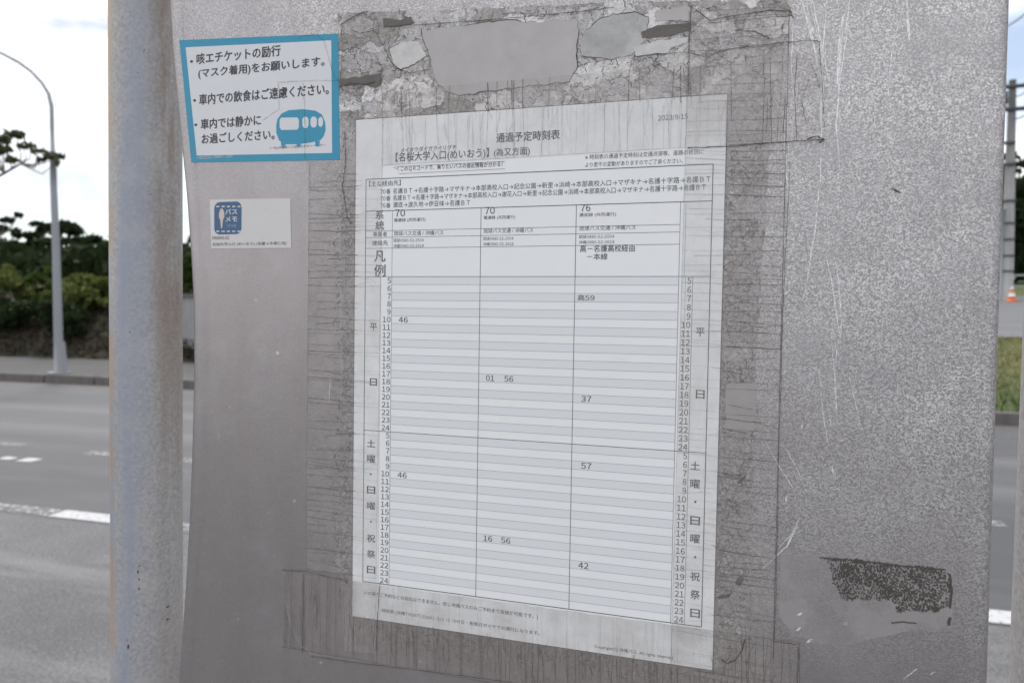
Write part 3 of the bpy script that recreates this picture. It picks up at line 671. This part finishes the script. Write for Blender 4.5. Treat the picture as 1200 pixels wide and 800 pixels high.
M_BLUEG = (lambda k: k.out(k.bsdf(k.mix(k.noise(k.co(), 90, 4, .7), (.40, .395, .385), (.58, .57, .555)), .5, 0), k.ramp(k.noise(k.co(), 80, 3), (.3, .5), (.6, .95))))(NT('bluish_film'))
M_CRUMB = (lambda k: k.out(k.bsdf(k.mix(k.ramp(k.noise(k.co(), 230, 4, .75, .8), (.38, 0), (.56, 1)), (.2, .175, .155), (.7, .67, .64)), .7, 0, k.bump(k.noise(k.co(), 230, 4, .7), 1, .001))))(NT('crumbled_paper'))
M_PALEF = (lambda k: k.out(k.bsdf(k.mix(k.noise(k.co(), 150, 4, .7), (.42, .4, .385), (.72, .7, .68)), .6, 0, k.bump(k.noise(k.co(), 200, 3), .6, .0007))))(NT('pale_flake'))
M_DKF = (lambda k: k.out(k.bsdf(k.mix(k.noise(k.co(scale=(.5, 1, 1.5)), 190, 4, .7), (.06, .052, .045), (.2, .18, .165)), .7)))(NT('dark_flake'))
G2 = 'scraps of old tape'
patch('tape_scrap', 'long smooth grey scrap of old tape above the timetable heading', 'tape scrap', [(494, 34), (502, 36), (540, 30), (560, 28), (588, 24), (630, 27), (676, 22), (679, 36), (676, 60), (677, 78), (668, 96), (610, 102), (540, 112), (522, 106), (510, 92), (505, 70), (497, 50)], -.00028, M_GREY, .0022, .0006, G2, .8)
patch('tape_scrap', 'rounded bluish-grey scrap of tape right of the long grey scrap', 'tape scrap', [(682, 66), (680, 52), (686, 36), (700, 24), (718, 17), (744, 14), (760, 20), (758, 44), (740, 64), (712, 70)], -.00026, M_BLUEG, .0022, .0006, G2, .7)
patch('tape_scrap', 'crumbling pale scrap below the corner of the cyan sticker notice', 'tape scrap', [(448, 96), (470, 92), (500, 88), (512, 100), (522, 112), (516, 124), (480, 128), (448, 130), (440, 112)], -.00024, M_CRUMB, .002, .0008, G2)
patch('tape_scrap', 'pale angular flake left of the long grey scrap', 'tape scrap', [(456, 58), (470, 50), (490, 48), (500, 66), (486, 76), (470, 82), (460, 74)], -.00028, M_PALEF, .002, .0004, G2, .7)
patch('tape_scrap', 'small brown flake at the upper left of the tape line', 'tape scrap', [(449, 22), (470, 24), (482, 20), (486, 27), (470, 31), (450, 32)], -.00028, M_DKF, .002, .0004, G2)
patch('tape_scrap', 'dark streaky flake above the date on the timetable', 'tape scrap', [(751, 38), (770, 30), (810, 27), (809, 36), (780, 43), (753, 46)], -.00028, M_DKF, .002, .0004, G2)
patch('tape_scrap', 'whitish flake under the dark streaky flake', 'tape scrap', [(742, 56), (770, 48), (806, 44), (806, 50), (786, 56), (784, 62), (745, 66)], -.00027, M_PALEF, .002, .0004, G2)
patch('tape_scrap', 'brown creased fold beside the right edge of the cyan sticker notice', 'tape scrap', [(398, 93), (424, 90), (446, 86), (448, 98), (440, 104), (426, 99), (400, 101)], -.00030, M_DKF, .002, .0004, G2)
patch('tape_scrap', 'grey smudged flake above the dark streaky flake', 'tape scrap', [(768, 14), (800, 8), (812, 10), (811, 24), (768, 26)], -.00026, M_GREY, .002, .0005, G2)
patch('tape_scrap', 'pale smooth scrap beside the right edge of the timetable', 'tape scrap', [(851, 450), (888, 448), (886, 475), (884, 505), (850, 508)], -.00026, M_GREY, .002, .0004, G2)
for (pts, lab) in (([(862, 680), (868, 674), (872, 678), (868, 686), (862, 684)], 'small black blob right of the timetable foot'), ([(840, 700), (848, 696), (856, 695), (855, 699), (846, 701)], 'small black dash touching the timetable edge'),
                   ([(864, 566), (868, 560), (874, 556), (869, 566)], 'small black tick right of the timetable')):
    patch('dirt_spot', lab, 'dirt', pts, -.0003, M_CRACK, .001, .0002, 'black dirt spots')

def crumbs(parent, zone, n, size, seed):     # strings and specks of glue, far too many to count
    rg = random.Random(seed); q = quadmap(zone)
    for nm, mt, cnt, wmax in (('glue_string', M_FINE, n, .00055), ('glue_string', M_CRACK, n//3, .0004), ('glue_flake', M_GREY, n//5, .0012)):
        m = MB()
        for _ in range(cnt):
            c = q(rg.random(), rg.random()); an = rg.choice((0, 1.57, rg.uniform(0, 3.1)))+rg.gauss(0, .3); L = size*rg.uniform(.3, 1)**1.5; pts = [c]
            for i in range(6):
                an += rg.gauss(0, .75); c = (c[0]+L/6*math.cos(an), c[1]+L/6*math.sin(an)); pts.append(c)
            wd = wmax*rg.uniform(.3, 1)
            m.ribbon(pts, [wd*v_ for v_ in (.2, rg.uniform(.5, 1), rg.uniform(.5, 1.3), rg.uniform(.5, 1.2), rg.uniform(.6, 1.3), rg.uniform(.4, 1), .2)], -.00016-rg.uniform(0, .00005))
        m.build(nm, mt, parent, kind='stuff')
RS = [o for o in col.objects if o.name.startswith('adhesive_residue')]
for o, zone, n, sz in ((RS[0], [(396, 18), (930, 0), (905, 108), (400, 145)], 420, .0070), (RS[1], [(392, 150), (414, 150), (410, 668), (388, 664)], 260, .0050), (RS[2], [(852, 112), (895, 112), (880, 760), (838, 780)], 360, .0055), (RS[3], [(400, 726), (850, 788), (850, 815), (420, 750)], 130, .0060)):
    crumbs(o, zone, n, sz, n)

# bottom right label residue
M_LABEL = (lambda k: k.out(k.bsdf(k.mix(k.noise(k.co(), 60, 4, .6), (.36, .335, .33), (.46, .435, .425)), .6), k.ramp(k.noise(k.co(), 28, 5, .65), (.34, .1), (.52, .6))))(NT('label_glue'))
def m_stip():
    k = NT('black_stipple'); c = k.co(); dots = k.voro(k.co(scale=(1, 1, .8)), 1250); f = k.noise(c, 1100, 3, .75); b = k.noise(c, 85, 4, .7); x, y, z = k.sep(c)
    den = k.math('ADD', k.math('MULTIPLY_ADD', b, 1.3, -.65), k.math('MULTIPLY_ADD', k.ramp(k.math('MULTIPLY_ADD', x, 18, -2.30), (.05, 0), (.75, 1)), .40, -.28))
    v = k.math('ADD', k.math('SUBTRACT', .62, dots), k.math('ADD', den, k.math('MULTIPLY_ADD', f, .5, -.25)))
    return k.out(k.bsdf(k.mix(f, (.03, .026, .02), (.10, .088, .07)), .7), k.ramp(v, (.06, 0), (.34, .93)))
lr = patch('label_residue', 'pale remains of a torn label with black stipple at lower right', 'residue', [(914, 650), (960, 650), (1000, 653), (1060, 660), (1112, 668), (1117, 700), (1117, 738), (1070, 738), (1040, 745), (980, 757), (930, 745), (912, 720)], -.00012, M_LABEL, .004, .0006)
m = MB(); m.slab(wobble(pp((960, 652), (1000, 655), (1050, 660), (1105, 666), (1114, 674), (1114, 708), (1100, 716), (1050, 716), (1045, 702), (985, 702), (975, 680), (972, 660)), .0012, .0008), -.00022, .0003); m.build('stipple', m_stip(), lr)
m = MB(); m.ribbon(curve_px([(1113, 672), (1115, 690), (1113, 712)], 6), .0009, -.0003); m.ribbon(curve_px([(1113, 722), (1112, 732)], 4), .0013, -.0003)
m.ribbon(curve_px([(1044, 729), (1058, 728), (1074, 730)], 6), .0006, -.0003); m.ribbon(curve_px([(962, 653), (1000, 656), (1050, 662), (1108, 667)], 12), .0006, -.0003); m.build('black_edge', M_CRACK, lr)

# ------------------------------------------------------------------ timetable sheet
PAPER = [(416.8, 140.2), (851.5, 112.0), (836.5, 785), (413.2, 719.8)]
tt = empty('timetable_sheet'); onpanel(tt); tag(tt, 'white printed bus timetable sheet taped to the galvanised panel', 'timetable')
m = MB(); m.slab([(-.105, -.1485), (.105, -.1485), (.105, .1485), (-.105, .1485)], -.00042, .0004); m.build('paper', M_PAPER, tt)
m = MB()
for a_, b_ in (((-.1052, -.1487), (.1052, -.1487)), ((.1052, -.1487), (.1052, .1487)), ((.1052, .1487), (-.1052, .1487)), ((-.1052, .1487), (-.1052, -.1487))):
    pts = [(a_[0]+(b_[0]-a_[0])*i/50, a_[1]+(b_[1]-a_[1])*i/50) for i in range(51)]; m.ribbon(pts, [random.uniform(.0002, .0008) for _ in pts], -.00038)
m.build('dirt_shadow_edge', M_FINE, tt)  # edge dirt, also standing in for the sheet's contact shadow
YT = -.00050
zt, zb = .1135, -.1264; x0, x1 = -.0981, .0990
zr = (pix(430, 250)[1]+pix(835, 233)[1])/2            # under the route list
zA = (pix(433, 325)[1]+pix(832, 323)[1])/2; zB = (pix(430, 505)[1]+pix(829, 529)[1])/2
zk = (pix(446, 270)[1]+pix(700, 265)[1])/2
z1 = (pix(460, 271)[1]+pix(790, 262.5)[1])/2; z2 = (pix(460, 279)[1]+pix(790, 271)[1])/2; z3 = (pix(460, 291.5)[1]+pix(790, 285.5)[1])/2
cx = [pix(446.6, 325)[0], pix(459.6, 325)[0], pix(563, 325)[0], pix(674, 330)[0], pix(795.6, 323)[0], pix(803.5, 323)[0], pix(812, 323)[0]]
m = MB(); rw = (zA-zB)/20; rw2 = (zB-zb)/20
for i in range(0, 20, 2):
    m.rect(cx[1], cx[4], zA-(i+1)*rw, zA-i*rw, -.00045); m.rect(cx[1], cx[4], zB-(i+1)*rw2, zB-i*rw2, -.00045)
m.build('row_shading', M_SHADE, tt)
m = MB()
def hl(z, a, b, wd=.00022): m.rect(a, b, z-wd/2, z+wd/2, YT)
def vl(x, a, b, wd=.00022): m.rect(x-wd/2, x+wd/2, a, b, YT+.00001)
for z in (zt, zb): hl(z, x0, x1, .0004)
for x in (x0, x1): vl(x, zb, zt, .0004)
hl(zr, x0, x1, .00036); hl(zA, x0, x1, .00026); hl(zB, x0, x1, .0003)
for z in (z1, z2, z3): hl(z, x0, cx[4], .0002)
vl(cx[1], zb, zr, .0002); vl(cx[2], zb, zr, .0003); vl(cx[3], zb, zr, .0003); vl(cx[4], zb, zr, .0002); vl(cx[6], zb, zA, .0002)
vl(cx[0], zb, zA, .0001); vl(cx[5], zB, zA, .0001); vl(pix(804, 240)[0], zA, zr, .00012)
m.build('ruling', M_INK, tt)
m = MB()
for i in range(1, 20):
    for z in (zA-i*rw, zB-i*rw2): m.rect(cx[1], cx[4], z-.00006, z+.00006, YT)
m.build('row_line', M_INKL, tt)
T('heading_text', tt, '通過予定時刻表', 582, 167.5, 656, 11, .018); T('ruby_text', tt, 'メイオウダイガクイリグチ', 470, 179, 535, 5.5, .01)
T('stop_name_text', tt, '【名桜大学入口(めいおう)】', 464, 191.5, 573, 12, .012); T('stop_name_text', tt, '(為又方面)', 579, 185, 621, 10.5, .01); T('date_text', tt, '２０２３/９/１５', 771, 142, 806, 6.2)
T('callout_text', tt, 'このＱＲコードで、乗りたいバスの接近情報が分かる！', 470, 201.5, 589, 6.5, .008)
m = MB(); q = pp((467, 195), (592, 190), (592, 198), (468, 204)); zc = [(q[0][0], (q[0][1]+q[1][1])/2), (q[1][0], (q[0][1]+q[1][1])/2), (q[2][0], (q[2][1]+q[3][1])/2), (q[3][0], (q[2][1]+q[3][1])/2)]
m.ribbon(zc+[zc[0]], .0002, YT); m.ribbon(pp((467, 199), (461, 196.5), (468, 196)), .0003, YT); m.build('callout_box', M_INKL, tt)
T('note_text', tt, '※ 時刻表の通過予定時刻は交通渋滞等、道路の状況に', 686, 187.5, 824, 5.8); T('note_text', tt, 'より若干の変動がありますのでご了承ください。', 686, 196.5, 800, 5.8)
T('route_text', tt, '【主な経由先】', 433, 219, 470, 6.5)
for i, (no, s, e) in enumerate((('７０番', '名護ＢＴ→名護十字路→マザキナ→本部高校入口→記念公園→新里→浜崎→本部高校入口→マザキナ→名護十字路→名護ＢＴ', 832), ('７０番', '名護ＢＴ→名護十字路→マザキナ→本部高校入口→謝花入口→新里→記念公園→浜崎→本部高校入口→マザキナ→名護十字路→名護ＢＴ', 826.5), ('７６番', '瀬底→渡久地→伊豆味→名護ＢＴ', 551))):
    T('route_text', tt, no, 446, 227.8+i*8.2, 458, 6); T('route_text', tt, s, 461, 227.4+i*8.1, e, 6.6)
for s, a, b_, c, h_, o_ in (('系', 440.5, 257, 450, 9.5, .01), ('統', 440.5, 269.5, 450.5, 10.5, .01), ('事業者', 437.5, 277.3, 454, 5.5, 0), ('連絡先', 436.5, 288, 455, 6, 0), ('凡', 439, 307, 452, 13, .008), ('例', 439, 324, 452, 14, .008)): T('row_heading_text', tt, s, a, b_, c, h_, o_)
for xa, no, nm in ((462, '７０', '備瀬線 (共同運行)'), (567, '７０', '備瀬線 (共同運行)'), (679, '７６', '瀬底線 (共同運行)')):
    d = (xa-462); y_ = -d*.028
    T('route_number', tt, no, xa+1.5, 254+y_*1.0, xa+13, 8.2, .008); T('route_name_text', tt, nm, xa, 261+y_*1.0, xa+37 if d < 150 else xa+43, 5)
    T('operator_text', tt, '琉球バス交通 / 沖縄バス', xa, 276.5+y_, xa+58+(8 if d > 200 else 0), 5.5); T('telephone_text', tt, '琉球０９８０-５２-２５０４', xa-.5, 284+y_*.7, xa+35+(6 if d > 200 else 0), 4.2); T('telephone_text', tt, '沖縄０９８０-５２-２６１８', xa-.5, 290.4+y_*.7, xa+35+(6 if d > 200 else 0), 4.2)
T('legend_text', tt, '高－名護高校経由', 680, 295.5, 744, 8, .006); T('legend_text', tt, '－本線', 688, 304.5, 712, 7.5, .006)
FW = {ord(a): ord('０')+i for i, a in enumerate('0123456789')}
def cell(name, s, row, block, xpx, wpx, off=.008):
    z = (zA-(row-4.5)*rw) if block == 0 else (zB-(row-4.5)*rw2); y_ = 400; X = pix(xpx, y_)[0]; sw = pix(xpx+wpx, y_)[0]-X
    vs_, fs_ = glyphs2(s.translate(FW)); ax = min(v[0] for v in vs_); bx = max(v[0] for v in vs_); ay = min(v[1] for v in vs_); by = max(v[1] for v in vs_)
    h = rw*.72; mm = MB()
    for i, o_ in enumerate((-off, off)):
        b = len(mm.v); mm.v += [(X+(v[0]-ax+o_)/(bx-ax)*sw, YT-i*.00001, z+((v[1]-ay)/(by-ay)-.5)*h) for v in vs_]; mm.f += [tuple(b+j for j in f_) for f_ in fs_]
    return mm.build(name, M_INK, tt)
for s, r_, b_, xx, ww in (('46', 10, 0, 467.5, 10.5), ('01', 17, 0, 570.5, 9.5), ('56', 17, 0, 592, 10.5), ('高59', 7, 0, 676, 20), ('37', 19, 0, 682.5, 12), ('46', 10, 1, 468, 10.5), ('16', 17, 1, 570, 10.5), ('56', 17, 1, 591, 11), ('57', 7, 1, 684, 12), ('42', 19, 1, 683, 12)):
    cell('departure_time', s, r_, b_, xx, ww)
for side, (xa, xb) in enumerate(((448.5, 457.8), (798, 808.5))):
    for blk in (0, 1):
        for h_ in range(5, 25):
            wpx = (xb-xa) if h_ > 9 else (xb-xa)*.42
            cell('hour_numeral', str(h_), h_, blk, xb-wpx, wpx, .004)
for s, y_ in (('平', 387), ('日', 451.5)): T('day_character', tt, s, 434, y_, 442, 8.5, .01)
for s, y_, h_ in (('土', 523, 8.5), ('曜', 541, 8.5), ('・', 556, 2), ('日', 577.5, 8.5), ('曜', 596, 8.5), ('・', 611.5, 2), ('祝', 634, 9), ('祭', 652.5, 9), ('日', 670.5, 8.5)): T('day_character', tt, s, 430.5 if h_ > 3 else 434, y_, 440 if h_ > 3 else 436, h_, .01)
for s, y_ in (('平', 394), ('日', 466.5)): T('day_character', tt, s, 815.5, y_, 825.5, 10, .01)
for s, y_, h_ in (('土', 549.5, 9.5), ('曜', 571, 10), ('・', 588.5, 2.4), ('日', 614, 10), ('曜', 635, 10), ('・', 653, 2.4), ('祝', 679, 10), ('祭', 700.5, 10.5), ('日', 722, 10)): T('day_character', tt, s, 809 if h_ > 3 else 813.5, y_, 820 if h_ > 3 else 816, h_, .01)
T('footer_text', tt, 'いの場でご予約などの対応はできません。但し沖縄バスのみご予約まで各線が可能です。]', 427, 696.5, 631, 5.4); T('footer_text', tt, '時刻表 (沖縄７/６) ９/７(土)(火)・１/１・２・３の日・祝祭日ダイヤでの運行になります。', 448, 717, 633, 5)
T('copyright_text', tt, 'Copyright(C) 沖縄バス. All rights reserved.', 697, 759, 790, 5.4)

# ------------------------------------------------------------------ stickers
def rrect(x0, z0, x1, z1, r, n=5):
    out = []
    for cx_, cz_, a0 in ((x1-r, z1-r, 0), (x0+r, z1-r, 90), (x0+r, z0+r, 180), (x1-r, z0+r, 270)):
        for i in range(n+1): a = R(a0+90*i/n); out.append((cx_+r*math.cos(a), cz_+r*math.sin(a)))
    return out
st = empty('notice_sticker'); onpanel(st); tag(st, 'cyan-bordered etiquette notice sticker with blue bus picture', 'sticker')
q = quadmap([(210.5, 47.5), (396.5, 39.8), (398, 187.5), (224.5, 190.5)])
m = MB(); m.slab([q(0, 0), q(1, 0), q(1, 1), q(0, 1)], -.00030, .0004); m.build('border', M_CYAN, st)
q2 = pp((218, 56), (388.5, 47.8), (389.5, 179.5), (231, 182.5)); m = MB(); m.slab(q2, -.00036, .0004); m.build('face', M_WHITE, st)
M_NINK = m_plain('notice_ink', (.045, .045, .05), .5)
for s, a, b_, c, h_ in (('・', 223.5, 74, 226.5, 2.6), ('咳エチケットの励行', 231, 76, 329, 12.5), ('(マスク着用)をお願いします。', 233, 93.5, 380.5, 12.5), ('・', 227, 119.5, 230, 2.6), ('車内での飲食はご遠慮ください。', 234, 123.5, 385.5, 12.5), ('・', 228.5, 148, 231.5, 2.6), ('車内では静かに', 236, 152, 306, 12), ('お過ごしください。', 237, 169, 322, 11.5)):
    T('notice_text', st, s, a, b_, c, h_, .028, -.00042, M_NINK)
T('issuer_text', st, '一般社団法人 沖縄県バス協会', 231, 187.2, 273, 4.2, 0, -.00042, M_PALE)
# plain bus pictogram
bx = quadmap([(322, 125), (382, 124), (382, 172), (323, 173)])
def bpoly(pts, y): m_ = MB(); m_.slab([bx(*p) for p in pts], y, .0003); return m_
body = [(.03, .45), (.06, .3), (.14, .18), (.28, .1), (.55, .08), (.8, .12), (.93, .22), (.99, .4), (1, .6), (.96, .75), (.9, .84), (.7, .9), (.45, .93), (.2, .93), (.08, .83), (.03, .65)]
bp = bpoly(body, -.00042).build('bus_picture', M_CYAN, st)
for (a, b_, c, d) in ((.10, .28, .48, .58), (.55, .27, .67, .54), (.71, .27, .83, .53), (.86, .28, .95, .52)):
    P_ = [bx(u, v) for u, v in ((a+.03, b_), (c-.03, b_), (c, b_+.06), (c, d-.06), (c-.03, d), (a+.03, d), (a, d-.06), (a, b_+.06))]
    m = MB(); m.slab(P_, -.00048, .0003); m.build('window_picture', M_WHITE, bp)
for u in (.16, .47, .84):
    m = MB(); m.slab([bx(u-.045, .86), bx(u+.045, .86), bx(u+.04, .985), bx(u+.01, 1.0), bx(u-.035, .985)], -.00044, .0003); m.build('wheel_picture', M_CYAN, bp)
T('caption_text', st, '(一社)沖縄県バス協会公式キャラクター', 317, 176, 382, 3.6, 0, -.00042, M_REDINK)
ms = empty('memo_sticker'); onpanel(ms); tag(ms, 'small white sticker with navy rounded badge below the notice sticker', 'sticker')
m = MB(); m.slab(pp((246.2, 234), (340.5, 232.5), (341.5, 290.5), (248, 291.2)), -.00030, .0004); m.build('label_sheet', M_PALE, ms)
a_ = pix(251.5, 275); b_ = pix(283.5, 236); m = MB(); m.slab(rrect(a_[0], a_[1], b_[0], b_[1], .004), -.00036, .0004); bd = m.build('badge', M_NAVY, ms)
T('badge_text', bd, 'バス', 264.5, 251.5, 278.5, 6.2, .03, -.00042, M_PALE); T('badge_text', bd, 'メモ', 265, 260, 278.5, 5.8, .03, -.00042, M_PALE)
T('badge_text', bd, '沖縄', 266, 267, 277.5, 4.4, .01, -.00042, M_LILAC)
for y_ in (241.5, 270.5):
    for i in range(5):
        m = MB(); q_ = pp((254+i*6.2, y_), (257.6+i*6.2, y_+1.4)); m.rect(q_[0][0], q_[1][0], q_[1][1], q_[0][1], -.00042); m.build('stitch', M_PALE, bd)
c_ = pix(260.2, 254); m = MB(); m.slab([(c_[0]+.0021*math.sin(t*math.pi/8)*(1 if math.cos(t*math.pi/8) > -.3 else .55), c_[1]+.0052*math.cos(t*math.pi/8)-(.0022 if math.cos(t*math.pi/8) < -.8 else 0)) for t in range(16)], -.00042, .0003); m.build('bus_stop_picture', m_plain('warm_pale', (.62, .50, .42), .5), bd)
T('code_text', ms, 'M0004-02', 249.5, 281, 269, 4, 0, -.00042, M_INKL)
T('stop_text', ms, '名桜大学入口 (めいおう) (名護→今帰仁向)', 249.5, 288.8, 336, 4.4, 0, -.00042, M_INK)

# ------------------------------------------------------------------ clear tape with cracks
def tape(label, corn, along, spacing, y=-.00058, mat=M_TAPE, seed=1, amp=.0003, fork=.35, outline=None, metal=1.0, edges=(1, 1), wp=.5, wm=.85, rng_=(0, 1)):
    """corn: TL, TR, BR, BL pixels; along = 'x': cracks run across in x, 'z': cracks run in z"""
    rg = random.Random(seed); q = quadmap(corn)
    poly = wobble(pp(*(outline or corn)), .004, amp); m = MB(); m.slab(poly, y, .0004); o = onpanel(m.build('tape_strip', mat)); tag(o, label, 'tape', 'strips of cracked clear tape')
    Pc = pp(*corn); Lx = math.hypot(Pc[1][0]-Pc[0][0], Pc[1][1]-Pc[0][1]); Lz = math.hypot(Pc[3][0]-Pc[0][0], Pc[3][1]-Pc[0][1])
    mp_, mm_ = MB(), MB()
    def add(pts, wd, edge=False):
        run = []; cur = None; keep = edge or rg.random() < metal
        def flush():
            if len(run) > 1:
                if cur: mp_.ribbon(run, [wd*wp*rg.uniform(.6, 1.2) for _ in run], y-.00006)
                elif keep: mm_.ribbon(run, [wd*wm*rg.uniform(.5, 1.3) for _ in run], y-.00006)
        for p in pts:                         # a crack changes where it leaves the paper
            on = abs(p[0]) < .105 and abs(p[1]) < .1485
            if cur is not None and on != cur: run.append(p); flush(); run = []
            run.append(p); cur = on
        flush()
    L_ = Lz if along == 'x' else Lx; t = rg.uniform(0, spacing)
    def at_(s, a): return q(s, a) if along == 'x' else q(a, s)
    while t < L_:
        s0, s1 = (0, 1) if rg.random() < .55 else sorted((rg.random(), rg.random()))
        if s1-s0 > .10:
            n_ = 14; dr = rg.uniform(-.0012, .0012); ph = rg.uniform(0, 6); am = rg.uniform(.0001, .0005); wob = 0; pts = []
            for i in range(n_):
                s = s0+(s1-s0)*i/(n_-1); wob += rg.gauss(0, .00011)
                pts.append(at_(s, min(1, max(0, (t+dr*i/(n_-1)+wob+am*math.sin(ph+s*5))/L_))))
            wd = rg.choice((.00016, .0002, .00024, .00034)); add(pts, wd)
            if rg.random() < fork:
                i = rg.randrange(3, n_-3); sg = rg.choice((-1, 1)); fp = [pts[i]]; dd = rg.choice((-1, 1)); off_ = dr*i/(n_-1)
                for j in range(1, 6):
                    s = s0+(s1-s0)*i/(n_-1)+j*dd*.05; a = min(1, max(0, (t+off_+sg*j*rg.uniform(.0003, .0008))/L_))
                    if 0 <= s <= 1: fp.append(at_(s, a))
                add(fp, wd*.8)
        t += spacing*rg.uniform(.3, 1.8)
    for e_ in (0, 1):                         # the long edges collect dirt
        if edges[e_]: add([at_(e_, i/60) for i in range(61)], .00030*edges[e_], True)
    if mp_.v: mp_.build('crack_over_paper', M_CRACKP, o, kind='stuff')
    if mm_.v: mm_.build('crack', M_FINE, o, kind='stuff')
    return o
tape('long clear tape strip down the left edge of the timetable', [(363, 190), (448.5, 186), (441, 678), (359, 666)], 'x', .0030, seed=2, edges=(.8, .9), outline=[(363, 190), (415, 188.5), (416.5, 142), (449.5, 140), (441, 764), (405, 762), (400, 672), (359, 666)])
tape('long clear tape strip down the right edge of the timetable', [(808, 14), (925, 6), (905, 805), (786, 785)], 'x', .0030, y=-.00060, seed=3, edges=(.9, 1.1))
tape('wide clear tape strip across the top edge of the timetable', [(448, 108), (964, 62), (962, 164), (448, 194)], 'z', .0024, y=-.00068, seed=4, fork=.75, metal=.3, edges=(0, .9), wp=.48)
tape('wide clear tape strip across the bottom edge of the timetable', [(331, 668), (938, 752), (936, 860), (331, 757)], 'z', .0020, y=-.00070, mat=M_TAPE2, seed=5, fork=.4, edges=(.5, 1), wp=.28,
     outline=[(331, 668), (352, 670), (385, 674), (402, 679), (420, 681), (600, 706), (938, 752), (938, 860), (600, 801), (480, 783), (366, 766), (352, 756), (340, 730), (334, 700)])
# long single cracks and creases
cr = empty('tape_crease'); onpanel(cr); tag(cr, 'dark dirt-filled creases running through the tape around the sheet', 'crease')
for pts, wpx in (([(806, 174), (855, 172), (905, 168), (940, 165), (966, 164)], 1.1), ([(945, 164), (958, 160), (966, 164), (960, 168)], 1.6), ([(926, 190), (920, 300), (914, 480), (909, 700), (906, 770)], .55), ([(809, 8), (832, 25), (850, 21), (880, 16), (905, 13), (925, 14), (930, 22)], 1.1), ([(828, 70), (838, 62), (870, 56), (905, 52), (950, 48), (961, 50)], .9), ([(838, 62), (848, 68), (858, 75)], .6), ([(860, 36), (885, 38), (902, 46)], 1.0),
                 ([(450, 32), (520, 28), (600, 22), (680, 14), (720, 10)], 1.0), ([(742, 68), (768, 64), (806, 62), (828, 68)], .8), ([(440, 36), (450, 55), (458, 72), (468, 82), (480, 86), (505, 82)], .9), ([(405, 155), (406, 190), (402, 220), (408, 255), (412, 262)], 1.0), ([(352, 46), (354, 42), (372, 42), (380, 48), (392, 90), (400, 98)], .4), ([(327, 97), (360, 95), (398, 95)], .4), ([(327, 97), (328, 128), (308, 142)], .35), ([(356, 98), (358, 130), (358, 186)], .4),
                 ([(810, 8), (808, 60), (807, 112)], .8), ([(400, 30), (412, 22), (424, 16), (432, 14)], 1.4), ([(872, 748), (870, 760), (862, 772), (852, 776), (846, 772)], 1.4), ([(446, 680), (443, 724), (441, 762)], .8), ([(403, 672), (408, 682), (400, 678)], 1.2),
                 ([(960, 52), (963, 90), (966, 150)], .5), ([(935, 110), (952, 100), (962, 102)], .4), ([(950, 76), (958, 92), (960, 104)], .6), ([(398, 102), (412, 98), (426, 100), (440, 96)], 1.4), ([(400, 30), (402, 60), (400, 92)], .6), ([(424, 60), (440, 64), (448, 80), (446, 104), (430, 112)], .7), ([(412, 36), (424, 40), (440, 36)], .8), ([(425, 70), (440, 72), (447, 76)], .6),
                 ([(365, 768), (420, 776), (500, 785), (620, 801)], .8), ([(330, 667), (360, 669), (400, 678)], .7), ([(356, 672), (355, 764)], .9), ([(905, 750), (936, 754)], .8), ([(936, 756), (934, 800)], .8)):
    m = MB(); c = curve_px(pts, 8); m.ribbon(c, [wpx*.00042*random.uniform(.45, 1.25) for _ in c], -.00078); m.build('crease_line', M_CRACK, cr)
